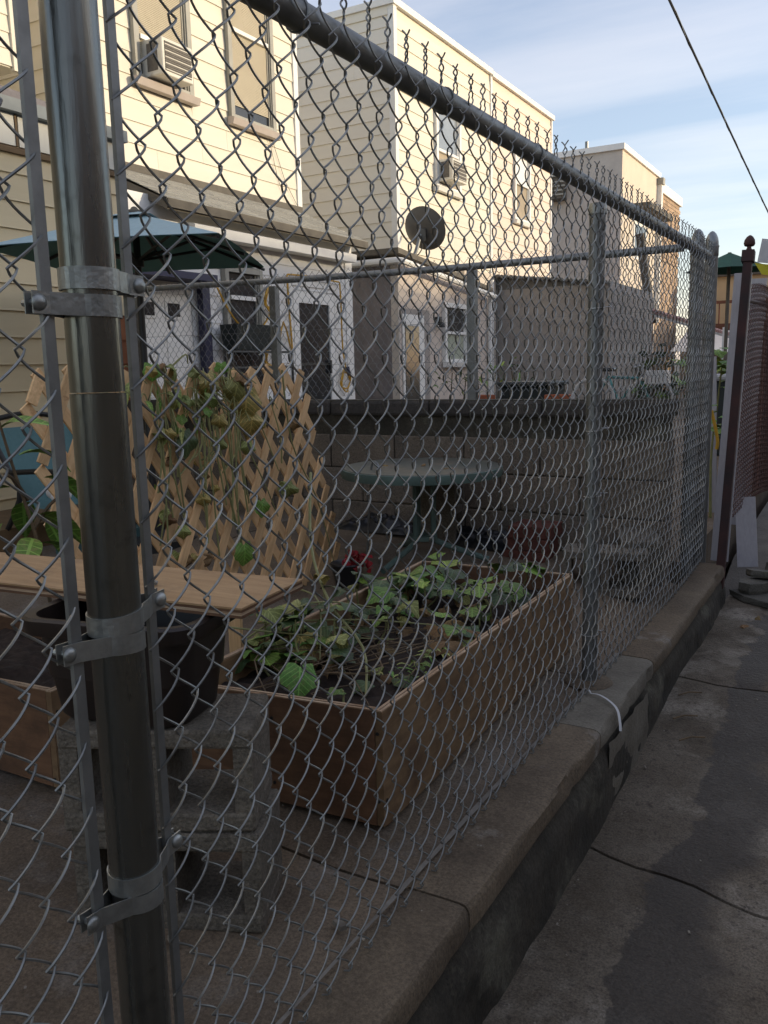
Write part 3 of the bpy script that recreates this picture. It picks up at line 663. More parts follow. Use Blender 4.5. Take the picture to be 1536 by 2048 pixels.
for (a, b) in ((5.50, 5.74), (5.80, 6.04)):
    MB().bev(GX+.010, GX+.020, a, b, .78, 1.30, .006).build('panel', 'white_trim', dr)
MB().box(GX+.012, GX+.30, 5.25, 6.20, 1.80, 1.86).build('door_hood', 'navy', h1)
MB().box(GX+.04, GX+.11, 6.20, 6.30, 0, 1.86).build('porch_post', 'navy', h1)
window(h1, GX, 6.60, 7.18, 1.42, 2.00, frame='grey_trim', sill='white_trim', upper='glass_dark', lower='glass_dark', blind=False, fw=.05)
bx_ = MB().box(GX+.0125, GX+.02, 6.56, 7.22, .70, 1.34).build('lower_window', 'grey_trim', h1)
MB().box(GX+.02, GX+.024, 6.64, 7.14, .76, 1.28).build('pane', 'glass_dark', bx_)
sd_ = MB()
for q in ((7.74, 7.84, .1, 1.84), (8.44, 8.54, .1, 1.84), (7.84, 8.44, 1.72, 1.84), (7.84, 8.44, .1, .30)): sd_.box(GX-.02, GX+.03, *q)
sdo = sd_.build('storm_door', 'white_trim', h1)
MB().box(GX-.012, GX+.012, 7.84, 8.44, .30, 1.72).build('pane', 'glass_dark', sdo)
MB().box(GX+.012, GX+.02, 7.84, 8.44, 1.05, 1.075).build('mid_rail', 'black_metal', sdo)
MB().box(GX+.03, GX+.05, 8.40, 8.43, .95, 1.1).build('handle', 'black_metal', sdo)
for sx in (7.70, 8.58): MB().box(GX+.01, GX+.028, sx-.03, sx+.03, .05, 1.90).build('door_casing', 'white_trim', h1)
MB().box(GX+.01, GX+.028, 7.67, 8.61, 1.90, 1.96).build('door_casing', 'white_trim', h1)

# --- the twin: two upper storeys sharing one front
h2a = thing('row_house', (-5.5, 13, 0), 'pale cream sided house, corner nearest the satellite dish', 'house')
w = walls(h2a, -12, FX-.003, 11.40, 14.93, 0, 6.02, 'cream')
siding(w, 'x', FX, 11.47, 14.90, 2.70, 5.90, .203, 'cream', ops=[boxcut(FX, 12.66, 13.58, 3.80, 5.02)])
siding(w, 'y', 11.397, -9.5, FX, 2.50, 5.90, .203, 'cream_grey')
MB().box(FX-.06, FX+.035, 11.375, 11.47, 2.45, 6.03).build('corner_board', 'white_trim', h2a)
MB().box(-12, FX+.06, 11.34, 14.93, 6.02, 6.11).build('roof_coping', 'white_trim', h2a)
MB().box(-9.5, FX-.061, 11.372, 11.397, 5.90, 6.018).build('frieze', 'cream_grey', h2a)
window(h2a, FX, 12.66, 13.58, 3.80, 5.02, frame='white_trim', sill='white_trim', upper='sky', lower='shade_tan', mid=4.36, blind=False, fw=.07)
h2b = thing('row_house', (-5.5, 16.5, 0), 'blush tinted sided house joined to the pale cream one', 'house')
w = walls(h2b, -12, FX-.003, 14.935, 18.20, 0, 6.0, 'blush')
siding(w, 'x', FX, 14.97, 18.16, 2.50, 5.88, .203, 'blush', ops=[boxcut(FX, 16.02, 16.86, 3.74, 5.0)])
MB().box(FX-.02, FX+.03, 14.90, 14.97, 2.5, 6.02).build('corner_board', 'white_trim', h2b)
MB().box(FX-.02, FX+.025, 18.16, 18.22, 2.3, 6.0).build('corner_board', 'white_trim', h2b)
MB().box(-12, FX+.06, 14.935, 18.26, 6.0, 6.09).build('roof_coping', 'white_trim', h2b)
window(h2b, FX, 16.02, 16.86, 3.74, 5.0, frame='white_trim', sill='white_trim', upper='white_siding', lower='shade_tan', mid=4.42, blind=False, fw=.07)
# ground floor of the twin: stuccoed addition with a rough grey end wall
QX = -5.0
a1 = walls(h2a, FX-.4, QX, 10.43, 13.52, 0, 2.20, 'stucco_pink', 'addition')
MB().box(-6.9, QX-.10, 10.40, 10.428, 0, 2.36).build('end_wall', 'stucco_grey', a1)
MB().box(QX-.10, QX+.012, 10.395, 10.43, 0, 2.36).build('quoin', 'stucco_light', a1)
rf = MB().add([(-7.0, 10.30, 2.50), (QX+.08, 10.30, 2.50), (QX+.08, 13.55, 2.20), (-7.0, 13.55, 2.20), (-7.0, 10.30, 2.57), (QX+.08, 10.30, 2.57), (QX+.08, 13.55, 2.26), (-7.0, 13.55, 2.26)],
        [(3, 2, 1, 0), (4, 5, 6, 7), (0, 1, 5, 4), (1, 2, 6, 5), (2, 3, 7, 6), (3, 0, 4, 7)]).build('roof', 'dark_trim', a1)
MB().add([(FX-.4, 10.43, 2.2), (QX-.002, 10.43, 2.2), (QX-.002, 13.52, 2.2), (FX-.4, 13.52, 2.2), (FX-.4, 10.43, 2.47), (QX-.002, 10.43, 2.47)], [(1, 2, 5), (0, 1, 5, 4), (3, 4, 5, 2), (0, 4, 3)]).build('gable', 'stucco_pink', a1)
MB().tube([(-6.6, 10.27, 2.40), (QX+.09, 10.27, 2.40), (QX+.14, 10.30, 2.39), (QX+.14, 13.5, 2.11)], .042, 8).build('gutter', 'white_trim', a1)
MB().box(-6.6, QX+.06, 10.31, 10.395, 2.36, 2.42).build('soffit', 'white_trim', a1)
rc = MB().box(QX-.01, QX+.006, 10.50, 11.34, 0, 1.80).build('door_recess_shade', 'stucco', a1)  # flat plate, its darker colour stands for shade in the recess
MB().box(QX+.006, QX+.02, 10.50, 11.14, 0, 1.72).build('door_frame', 'white_trim', a1)
dd = MB().box(QX+.02, QX+.03, 10.56, 10.96, .2, 1.62).build('glazed_door', 'glass_dark', a1)
sc = MB()
for i in range(6): sc.lathe([(.04, 0), (.04, .008), (.001, .01)], (QX+.03, 10.60+i*.064, 1.60), 10, Matrix.Rotation(R(90), 4, 'Y'))
sc.build('scalloped_valance', 'white_trim', dd)
window(h2a, QX, 11.76, 12.60, 1.06, 1.94, frame='white_trim', sill='white_trim', upper='glass_dark', lower='curtain', blind=False, fw=.07)
lm = MB().box(QX, QX+.08, 11.53, 11.60, 1.60, 1.72).build('lamp', 'black_metal', a1)
MB().lathe([(.02, .06), (.05, 0), (.05, -.015)], (QX+.1, 11.565, 1.58), 10).build('lamp_shade', 'black_metal', lm)
MB().tube([(QX+.05, 13.48, 2.1), (QX+.05, 13.48, 0)], .035, 8).build('downspout', 'white_trim', a1)
walls(h2a, FX-.1, FX+.12, 13.53, 14.90, 0, 2.62, 'stucco_front', 'cream_bay')
MB().tube([(FX+.17, 14.6, 2.5), (FX+.17, 14.6, .1)], .04, 8).build('downspout', 'white_trim', h2a)
# brown stuccoed addition of the blush house with corrugated roof
a2 = walls(h2b, FX-.1, -3.35, 14.94, 18.1, 0, 2.34, 'stucco', 'addition')
cg = MB()
for i in range(26):
    x0 = FX+.02+i*.085; cg.tube([(x0, 14.80, 2.60-.010*i), (x0, 18.2, 2.60-.010*i)], .035, 6)
cg.build('corrugated_roof', 'corrugated', a2)
MB().prism([(FX, 2.34), (-3.36, 2.34), (FX, 2.60)], 14.945, 18.05, 'y').build('gable', 'corrugated', a2)

# --- stuccoed house and the tan brick one beyond it
h3 = thing('row_house', (-6, 26, 0), 'tall stuccoed house with white coping beyond the twin', 'house')
w = walls(h3, -14, FX-.002, 23.9, 28.20, 0, 6.55, 'stucco_light')
MB().box(FX-.002, FX+.008, 23.905, 28.2, 0, 6.55).build('front', 'stucco_front', h3)
MB().box(-14, FX+.07, 23.83, 28.25, 6.55, 6.70).build('roof_coping', 'white_trim', h3)
MB().tube([(-6.6, 24.2, 6.7), (-6.6, 24.2, 6.95)], .05, 8).build('vent_pipe', 'galv_old', h3)
vb = MB().box(-7.62, -7.05, 23.45, 23.9, 5.42, 5.98).build('exhaust_hood', 'dark_trim', h3)
MB().prism([(-7.66, 5.98), (-7.02, 5.98), (-7.02, 6.02), (-7.34, 6.2), (-7.66, 6.02)], 23.4, 23.9, 'y').build('hood_cover', 'grey_trim', vb)
for i in range(4): MB().box(-7.5, -6.95, 23.42, 23.45, 5.5+i*.11, 5.54+i*.11).build('louvre', 'grey_trim', vb)
w3 = MB().box(FX+.008, FX+.03, 25.25, 26.75, 3.9, 4.95).build('window', 'white_trim', h3)
MB().box(FX+.03, FX+.034, 25.35, 26.65, 4.0, 4.85).build('pane', 'glass_dark', w3)
MB().box(FX+.008, FX+.5, 25.1, 28.1, 5.22, 5.36).build('door_hood', 'dark_trim', h3)
MB().box(FX+.01, FX+.15, 28.02, 28.20, 2.2, 6.35).build('downspout', 'white_trim', h3)
MB().box(FX+.01, FX+.20, 27.98, 28.24, 6.33, 6.52).build('downspout_head', 'grey_trim', h3)
h4 = thing('row_house', (-6, 30, 0), 'tan brick house with white cornice at the far end of the row', 'house')
w = walls(h4, -14, FX-.02, 28.26, 31.6, 0, 6.20, 'brick_backing')
bme = MB().box(0, .022, 0, .39, 0, .105).mesh('brick', 'brick_tan'); bmh = MB().box(0, .022, 0, .19, 0, .105).mesh('brick', 'brick_tan')
nb_ = 0
for r_ in range(0, 17):
    z = 6.07-r_*.118; y = 28.28
    if r_ % 2: inst('brick', bmh, w, (FX-.02, y, z)); y += .20; nb_ += 1
    while y < 31.4 and nb_ < 290:
        inst('brick', bme, w, (FX-.02, y, z)); y += .40; nb_ += 1
MB().box(FX-.02, FX-.004, 28.26, 31.6, 0, 4.15).build('lower_front', 'brick_tan', h4)
MB().box(-14, FX+.06, 28.26, 31.66, 6.19, 6.48).build('cornice', 'white_trim', h4)
# awning and lean-to in front of them
aw = thing('carport', (-4, 20, 0), 'low grey carport with pink corrugated awning below the stuccoed house', 'carport')
MB().add([(-5.5, 18.4, 2.62), (-3.4, 18.3, 1.92), (-2.6, 24.6, 1.50), (-5.5, 24.8, 2.50), (-5.5, 18.4, 2.66), (-3.4, 18.3, 1.97), (-2.6, 24.6, 1.55), (-5.5, 24.8, 2.54)], [(3, 2, 1, 0), (4, 5, 6, 7), (0, 1, 5, 4), (1, 2, 6, 5), (2, 3, 7, 6), (3, 0, 4, 7)]).build('roof', 'grey_panel', aw)
for i in range(34):
    t = i/33; y = 18.3+6.3*t; x1 = -3.4+.8*t
    MB().tube([(-5.45, y+.1, 2.70-.11*t), (x1+.05, y, 2.01-.42*t)], .05, 6, False).build('corrugation', 'pink_metal', aw)
MB().box(-3.44, -3.38, 18.25, 18.35, 0, 1.95).build('post', 'deck_brown', aw)
MB().box(-2.95, -2.85, 22.2, 22.3, 0, 1.7).build('post', 'brown_trim', aw)
MB().box(-5.4, -3.5, 18.35, 18.4, 1.45, 2.0).build('end_panel', 'grey_panel', aw)
MB().box(-5.5, -5.44, 18.5, 24.6, 0, 2.4).build('back_panel', 'stucco', aw)
pol = thing('leaning_beam', (-4.2, 19, 2), 'dark weathered beam sticking up from the carport roof', 'beam')
MB().cbox((-3.75, 19.2, 2.75), (.16, .16, 1.9), 0, 0, R(-9)).build('beam', 'dark_trim', pol)

# ------------------------------------------------------------------ houses across the alley (behind and beside the camera): they shade the yard
opp = thing('row_house', (9, 8, 0), 'brick row of houses across the alley, outside the picture', 'house')
for (a, b) in ((-16, -9.5), (-7.2, -.7), (1.6, 8.1), (10.4, 16.9), (19.2, 25.7)):
    MB().box(9.0, 14, a, b, -.3, 5.25).build('rear_ell', 'brick_row', opp)
MB().box(13.2, 20, -22, 40, -.3, 6.0).build('main_block', 'brick_row', opp)
of = thing('shade_fence', (2.1, 2, -.3), 'added weathered board fence across the alley, outside the picture, blocking low sky', 'fence')  # unseen fence added to cut low sky light and darken the near ground
y = -6.0
pl_ = MB().box(-.012, .012, 0, .142, 0, 1).mesh('plank', 'shade_fence')
while y < 9:
    inst('plank', pl_, of, (2.1, y, -.28), (0, 0, 0), (1, 1, 1.55+random.uniform(-.02, .02))); y += .147
MB().box(2.113, 2.15, -6, 9, .1, .19).build('stringer', 'shade_fence', of); MB().box(2.113, 2.15, -6, 9, 1.0, 1.09).build('stringer', 'shade_fence', of)

# ================================================================== THINGS ON THE HOUSES
def air_conditioner(x, y0, y1, z0, z1, dep, label):
    t = thing('air_conditioner', (x, (y0+y1)/2, z0), label, 'air conditioner', 'window air conditioners')
    MB().bev(x-.1, x+dep, y0, y1, z0, z1, .008).build('case', 'ac_white', t)
    g = MB().box(x+dep, x+dep+.004, y0+.035, y1-.03, z0+.035, z1-.03).build('rear_grille', 'ac_grille', t)
    n = 14
    for i in range(n):
        z = z0+.045+(z1-z0-.085)*i/(n-1); MB().box(x+dep+.004, x+dep+.010, y0+.035, y1-.03, z-.004, z+.004).build('louvre', 'ac_white' if i % 3 == 0 else 'ac_grille', g)
    MB().box(x+.05, x+dep-.06, y0-.004, y0, z0+.04, z1-.04).build('side_vent', 'ac_grille', t)
    MB().box(x-.03, x-.02, y0-.10, y0, z0, z1).build('side_panel', 'ac_white', t)
    return t
air_conditioner(FX+.03, 6.44, 6.86, 3.765, 4.09, .24, 'boxy cream air conditioner in the window above the shingled roof')
air_conditioner(FX+.03, 12.74, 13.28, 3.88, 4.20, .26, 'cream air conditioner in the twin house window above the satellite dish')

dish = thing('satellite_dish', (-5.05, 10.85, 2.4), 'dark grey oval satellite dish on a bent mast, seen from behind', 'satellite dish')
fd = Vector((.13, .90, .42)).normalized(); dc = Vector((-5.06, 11.36, 2.95))
dm = fd.to_track_quat('Z', 'Y').to_matrix().to_4x4() @ Matrix.Diagonal((1.17, 1.08, 1.1, 1))
pr_ = [(0.001, -.075), (.05, -.073), (.12, -.062), (.19, -.042), (.25, -.016), (.285, .004), (.292, .006), (.286, .012), (.25, -.006), (.19, -.032), (.12, -.052), (.05, -.063), (.001, -.065)]
MB().lathe(pr_, dc, 36, dm).build('reflector', 'dish_grey', dish)
bk = dc-fd*.10
MB().cbox(bk+Vector((0, 0, -.05)), (.13, .10, .16), .4, .3, 0).build('bracket', 'galv_old', dish)
MB().tube(smooth_path([(-5.05, 10.80, 2.36), (-5.06, 10.93, 2.46), (-5.07, 11.10, 2.62), bk+Vector((0, -.03, -.05))], 5), .027, 10).build('mast', 'galv_old', dish)
ar = dc+fd*.36+Vector((.0, .12, -.10))
MB().tube([bk+Vector((.0, .1, -.20)), ar], .016, 6).build('arm', 'dish_grey', dish)
MB().tube([ar, ar-fd*.1], .035, 8).build('receiver', 'dish_grey', dish)
MB().tube(smooth_path([bk, bk+Vector((.05, -.1, -.28)), (-5.0, 10.7, 2.44), (-5.0, 10.4, 2.58)], 5), .008, 5).build('cable', 'cable_black', dish)

ho = thing('garden_hose', (-4.8, 7.3, 1), 'yellow hose looped in coils on the white wall beside the storm door', 'hose')
def coil(cx, cy, cz, r, n, wob):
    return [(cx+.01*math.sin(a*3), cy+r*(1+wob*math.sin(a*.37))*math.cos(a), cz+r*1.25*(1+wob*math.cos(a*.53))*math.sin(a)) for a in [i*.4 for i in range(int(n*2*pi/.4))]]
p_ = [(-4.79, 6.42, 1.86), (-4.79, 6.62, 1.58), (-4.78, 6.85, 1.40), (-4.78, 7.1, 1.42)]+coil(-4.79, 7.30, 1.72, .09, 3, .2)+[(-4.79, 7.36, 1.5), (-4.79, 7.32, 1.3)]+coil(-4.79, 7.28, 1.14, .10, 3, .25)+[(-4.79, 7.5, 1.5), (-4.79, 7.64, 1.2), (-4.79, 7.60, 1.9), (-4.79, 7.7, 2.0), (-4.78, 8.5, 1.99), (-4.78, 8.62, 1.9), (-4.78, 8.64, 1.2)]+coil(-4.79, 8.70, .86, .09, 2, .2)
MB().tube(smooth_path(p_, 3), .010, 5).build('tube', 'hose_yellow', ho)
MB().tube([(-4.76, 8.70, 1.02), (-4.75, 8.72, .92)], .022, 6).build('nozzle', 'navy', ho)
wb = thing('planter_trough', (-4.6, 6.75, 1.2), 'dark planter trough on a black rail below the white wall window', 'planter')
MB().prism([(-4.74, 1.20), (-4.60, 1.20), (-4.56, 1.44), (-4.78, 1.44)], 6.46, 7.03, 'y').build('trough', 'bin_dark', wb)
for z in (1.03, 1.18): MB().tube([(-4.55, 6.25, z), (-4.55, 7.3, z)], .012, 5).build('rail', 'black_metal', wb)
for y in (6.25, 6.35, 6.8, 7.3): MB().tube([(-4.55, y, .06), (-4.55, y, 1.2)], .014, 5).build('rail_post', 'black_metal', wb)

# ================================================================== LEAVES
def leaf_mesh(name, mat, lobes=0, curl=.25, seed=0, aspect=1.0, fold=.18, rag=.0):
    rnd = random.Random(seed); n = 18; m = MB(); m.smooth = True; rings = (.42, .75, 1.0); vs = [(0, 0, 0)]
    for q in rings:
        for i in range(n):
            a = 2*pi*i/n
            rr = .5*(1+.12*math.cos(a)-.30*math.exp(-((abs(a-pi))/.35)**2))
            if lobes: rr *= 1+.13*math.cos(lobes*(a))
            if q == 1.0 and rag: rr *= 1-rag*rnd.random()
            x = q*rr*math.cos(a)+.30; y = q*rr*math.sin(a)*aspect
            z = fold*abs(y)-curl*(q**2)*.30*(1+.5*math.sin(a*3+seed))+.03*q*math.sin(a*5+seed*2)-.22*curl*max(0, x)**2
            vs.append((x, y, z))
    # stem joint at the origin: move the centre forward
    vs[0] = (.28, 0, .02)
    fs = [(0, 1+i, 1+(i+1) % n) for i in range(n)]
    for k in range(2):
        for i in range(n): fs.append((1+k*n+i, 1+(k+1)*n+i, 1+(k+1)*n+(i+1) % n, 1+k*n+(i+1) % n))
    m.add(vs, fs); return m.mesh(name, mat)
def lance_mesh(name, mat, seed=0, w=.32, droop=.35):
    m = MB(); m.smooth = True; n = 8; vs = []
    for i in range(n+1):
        t = i/n; ww = w*math.sin(pi*min(1, t*.94+.03))**.8*(1-.25*t)*.5; z = .12*math.sin(t*3+seed)-droop*t*t
        vs += [(t, -ww, z+ww*.5), (t, 0, z), (t, ww, z+ww*.5)]
    m.add(vs, [(i*3+j, i*3+j+1, i*3+j+4, i*3+j+3) for i in range(n) for j in (0, 1)]); return m.mesh(name, mat)
SQ = {k: [leaf_mesh('leaf', k, lobes=5, curl=c, seed=i, rag=rg, fold=fo) for i in range(4)] for k, c, rg, fo in (('leaf', .3, .06, .15), ('leaf_pale', .25, .05, .12), ('leaf_dark', .35, .06, .2), ('leaf_yellow', .9, .1, .3), ('leaf_dry', 1.5, .25, .5), ('leaf_olive', 1.1, .15, .45))}
LA = {k: [lance_mesh('leaf', k, i) for i in range(3)] for k in ('leaf', 'leaf_dark', 'leaf_olive', 'leaf_pale', 'leaf_dry')}
def leaf(t, kind, loc, size, yaw=None, pitch=0.0, roll=0.0, src=SQ):
    me = random.choice(src[kind]); yaw = random.uniform(0, 2*pi) if yaw is None else yaw
    return inst('leaf', me, t, loc, (roll, pitch, yaw), (size, size, size))
def stems(t, list_, r=.004, mat='stem', name='stem'):
    for pts in list_:
        sp = smooth_path(pts, 4); MB().tube(sp, [r*(1-.5*i/len(sp)) for i in range(len(sp))], 5).build(name, mat, t)

# ================================================================== THE YARD
def plank_between(a, b, z0, z1, th):
    a = Vector(a); b = Vector(b); d = (b-a).normalized(); n = Vector((-d.y, d.x))*th
    ps = [a, b, b+n, a+n]
    return MB().add([(p.x, p.y, z0(p.x, p.y) if callable(z0) else z0) for p in ps]+[(p.x, p.y, z1) for p in ps], [(3, 2, 1, 0), (4, 5, 6, 7), (0, 1, 5, 4), (1, 2, 6, 5), (2, 3, 7, 6), (3, 0, 4, 7)])
def planter_box(corners, top, label, soilz, base=.012):
    cx = sum(c[0] for c in corners)/4; cy = sum(c[1] for c in corners)/4
    t = thing('planter_box', (cx, cy, 0), label, 'planter', 'plywood planter boxes')
    mats = ('plywood_x_shaded', 'plywood_y_lit', 'plywood_x_shaded', 'plywood_y_lit')
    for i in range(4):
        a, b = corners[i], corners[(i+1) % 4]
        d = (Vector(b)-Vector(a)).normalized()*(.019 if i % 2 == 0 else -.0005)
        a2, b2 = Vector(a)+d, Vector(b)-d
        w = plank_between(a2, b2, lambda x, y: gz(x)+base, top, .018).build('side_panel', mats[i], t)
        for k in range(2):
            n_ = Vector((-(b2-a2).normalized().y, (b2-a2).normalized().x))
            o1 = n_*(.0015+k*.0085)
            plank_between(a2+o1, b2+o1, top, top+.0025+.001*k, .0065).build('ply_edge', 'ply_edge' if k == 0 else 'ply_edge', w)
    for i in range(2):
        a, b = Vector(corners[i]), Vector(corners[i+1]); d = (b-a).normalized(); n_ = Vector((d.y, -d.x))
        for e_ in (.012, (b-a).length*.5, (b-a).length-.012):
            for zz in (.07, top-.05):
                p = a+d*e_; MB().lathe([(.0042, 0), (.0042, .0012), (.001, .0016)], (p.x+n_.x*.0004, p.y+n_.y*.0004, zz), 8, Vector((n_.x, n_.y, 0)).to_track_quat('Z', 'Y').to_matrix().to_4x4()).build('screw', 'black_metal', t)
    def sf(u, v):
        p = (Vector(corners[0])*(1-u)+Vector(corners[1])*u)*(1-v)+(Vector(corners[3])*(1-u)+Vector(corners[2])*u)*v
        c = Vector((cx, cy)); p = c+(p-c)*.965
        return (p.x, p.y, soilz+fbm(p.x*14, p.y*14)*.05+fbm(p.x*40, p.y*40)*.02)
    so = MB().grid(40, 70, sf); so.smooth = True; so.build('soil', 'soil', t)
    return t
pa = planter_box([(-.70, 1.415), (-.162, 1.485), (-.168, 2.83), (-.745, 2.80)], .276, 'long plywood planter box full of squash leaves beside the fence', .215)
pb = planter_box([(-1.75, 1.16), (-.885, 1.225), (-.90, 1.60), (-1.75, 1.60)], .285, 'plywood planter box of bare soil at the left edge', .245)
for (px, py) in ((-.63, 1.46), (-.2, 1.53), (-.2, 2.76)):
    MB().box(px-.03, px+.03, py-.02, py+.02, gz(px), gz(px)+.02).build('foot', 'ply_edge_dark', pa)

# squash plant in the long planter
sq = thing('squash_plant', (-.5, 2.2, .22), 'squash plant with broad pale green leaves sprawling in the long planter', 'plant')
rnd = random.Random(3)
for (x0, x1, y0, y1, z0, z1, n, kinds, s0, s1) in (
        (-.68, -.24, 2.36, 2.74, .27, .335, 30, ('leaf_pale', 'leaf', 'leaf', 'leaf_dark'), .07, .12),
        (-.62, -.26, 2.12, 2.42, .245, .31, 16, ('leaf', 'leaf_dark', 'leaf_dark'), .05, .09),
        (-.74, -.45, 1.66, 2.2, .25, .385, 62, ('leaf', 'leaf_dark', 'leaf_dark', 'leaf_dark', 'leaf_olive'), .04, .09),
        (-.50, -.25, 1.60, 2.0, .22, .26, 6, ('leaf', 'leaf_dark'), .04, .07)):
    for i in range(n):
        x, y, z = rnd.uniform(x0, x1), rnd.uniform(y0, y1), rnd.uniform(z0, z1); s_ = rnd.uniform(s0, s1)
        leaf(sq, rnd.choice(kinds), (x, y, z), s_, rnd.uniform(-pi, pi), rnd.uniform(-.2, .45), rnd.uniform(-.35, .35))
        if i % 2 == 0: stems(sq, [[(x+rnd.uniform(-.05, .05), y+rnd.uniform(-.05, .05), .21), (x, y, (z+.21)/2), (x, y, z)]], .0035)
leaf(sq, 'leaf', (-.455, 1.60, .30), .095, R(-60), .75, -.2); leaf(sq, 'leaf', (-.63, 1.74, .315), .10, R(200), .3, .3)
leaf(sq, 'leaf_yellow', (-.60, 1.80, .305), .085, R(-35), .55, .4); leaf(sq, 'leaf_yellow', (-.70, 2.05, .40), .05, R(100), .5, 0)
for i in range(46):
    x, y = rnd.uniform(-.66, -.2), rnd.uniform(1.54, 2.65)
    leaf(sq, rnd.choice(('leaf_dry', 'leaf_dry', 'leaf_olive')), (x, y, .228+rnd.uniform(0, .02)), rnd.uniform(.035, .075), None, rnd.uniform(-.4, .4), rnd.uniform(-.4, .4))
for (x, y) in ((-.27, 2.02), (-.33, 2.12), (-.24, 2.14)): leaf(sq, 'leaf_dry', (x, y, .25), .12, None, .1, .1)
for i in range(36):   # feathery herb along the fence side
    leaf(sq, rnd.choice(('leaf', 'leaf_olive')), (-.25+rnd.uniform(-.05, .05), rnd.uniform(1.72, 2.0), .235+rnd.uniform(0, .035)), rnd.uniform(.02, .04), None, rnd.uniform(-.8, .2), 0, LA)
stems(sq, [[(-1.1, 2.6, .62), (-.9, 2.3, .42), (-.62, 1.98, .34), (-.40, 1.80, .29), (-.29, 1.63, .24)]], .0055)
stems(sq, [[(-.70, 1.75, .33), (-.5, 1.95, .31), (-.3, 2.15, .26)], [(-.72, 1.66, .34), (-.55, 1.8, .30), (-.42, 2.0, .25)], [(-.70, 1.70, .30), (-.6, 1.86, .37), (-.5, 2.1, .3)], [(-.74, 2.0, .36), (-.6, 1.9, .36), (-.48, 1.72, .27)]], .003)
stems(sq, [[(-.6+rnd.uniform(-.1, .3), 1.5+rnd.uniform(0, .7), .23), (-.5+rnd.uniform(-.2, .25), 1.7+rnd.uniform(-.15, .4), .235+rnd.uniform(0, .06)), (-.4+rnd.uniform(-.2, .2), 1.75+rnd.uniform(-.2, .4), .235)] for i in range(26)], .0022, 'stem_brown', 'straw')
stems(sq, [[(-.66, 1.42, .29), (-.64, 1.41, .22), (-.66, 1.40, .14), (-.62, 1.395, .06)], [(-.44, 1.44, .285), (-.435, 1.43, .16), (-.42, 1.425, .04)]], .0022, 'stem_brown', 'tendril')

# expanding lattice trellis
la = thing('lattice_trellis', (-1.4, 2.4, .1), 'expanding wooden lattice trellis with a withering vine on it', 'trellis')
slm = MB().box(-.0042, .0042, -.0180, .0180, 0, 1).mesh('slat', 'lattice')
LX = -1.40
def inside(y, z): return z <= 1.005 and z >= gz(LX)+.01 and y >= 1.63+.10*(1-z) and y <= 2.985+.30*(1-z)
def run(y_at_top, slope):
    zs = [i*.005 for i in range(0, 204)]; ok = [z for z in zs if inside(y_at_top+(z-1.0)/slope, z)]
    return (min(ok), max(ok)) if ok else None
for ang, dxx in ((63.0, .0046), (-53.5, -.0046)):
    sl_ = math.tan(R(ang)); yt = .6
    while yt < 5:
        r_ = run(yt, sl_)
        if r_ and r_[1]-r_[0] > .05:
            z0, z1 = r_[0], r_[1]+rnd.uniform(-.004, .02); y0 = yt+(z0-1.0)/sl_
            L_ = (z1-z0)/abs(math.sin(R(ang))); tilt = R(90-abs(ang))*(-1 if ang > 0 else 1)
            inst('slat', slm, la, (LX+dxx, y0, z0), (tilt+rnd.uniform(-.012, .012), 0, 0), (1, 1, L_))
        yt += .108
# withering vine on it
vi = thing('climbing_vine', (-1.36, 2.3, .3), 'withering yellow and green vine draped over the lattice', 'plant')
st = []
for i in range(34):
    y = rnd.gauss(2.28, .17); z = rnd.uniform(.86, 1.02)
    st.append([(LX+.03, y+rnd.uniform(-.1, .1), .5+rnd.uniform(-.2, .2)), (LX+.04, y+rnd.uniform(-.05, .05), .75), (LX+.03, y, z), (LX+.06, y+rnd.uniform(-.08, .12), z-.05)])
stems(vi, st, .0035)
stems(vi, [[(LX+.02, 2.2, 1.02), (LX+.05, 2.24, 1.06), (LX+.02, 2.28, 1.03)], [(LX+.03, 2.35, .95), (LX+.03, 2.5, .80), (LX+.05, 2.62, .6), (LX+.05, 2.72, .42)], [(LX+.03, 2.45, .98), (LX+.03, 2.62, .85), (LX+.04, 2.75, .6)], [(LX+.04, 2.8, 1.0), (LX+.04, 2.85, .7), (LX+.05, 3.0, .45), (LX+.06, 3.1, .15)]], .004)
for i in range(22):
    y = rnd.gauss(2.26, .15); z = min(1.03, rnd.gauss(.88, .12)); k = rnd.choice(('leaf_olive', 'leaf_olive', 'leaf', 'leaf_yellow', 'leaf_dry', 'leaf_olive'))
    leaf(vi, k, (LX+rnd.uniform(.015, .08), y, z), rnd.uniform(.04, .075), rnd.uniform(-1.2, 1.2), R(rnd.uniform(60, 100)), rnd.uniform(-.5, .5))
for i in range(18):
    y = rnd.gauss(2.25, .12); z = rnd.uniform(.25, .75); k = rnd.choice(('leaf_olive', 'leaf_dry', 'leaf_yellow', 'leaf'))
    leaf(vi, k, (LX+rnd.uniform(-.06, .06), y, z), rnd.uniform(.03, .065), rnd.uniform(-1.2, 1.2), R(rnd.uniform(60, 95)), rnd.uniform(-.5, .5))
for (y, z, k, s_) in ((2.55, .93, 'leaf_yellow', .13), (2.58, .85, 'leaf_yellow', .12), (2.5, .98, 'leaf_olive', .12), (2.22, .80, 'leaf_dark', .11), (2.36, 1.0, 'leaf_yellow', .11), (2.86, .80, 'leaf_dry', .06), (2.8, .55, 'leaf_olive', .09), (2.62, .5, 'leaf', .08), (2.5, .35, 'leaf', .10)):
    leaf(vi, k, (LX+.05, y, z), s_, rnd.uniform(-.6, .6), R(85), rnd.uniform(-.3, .3))
for i in range(24):
    y = rnd.gauss(2.2, .13); leaf(vi, rnd.choice(('leaf_olive', 'leaf')), (LX+rnd.uniform(0, .06), y, rnd.uniform(.78, 1.02)), rnd.uniform(.04, .08), None, rnd.uniform(.2, 1.3), 0, LA)

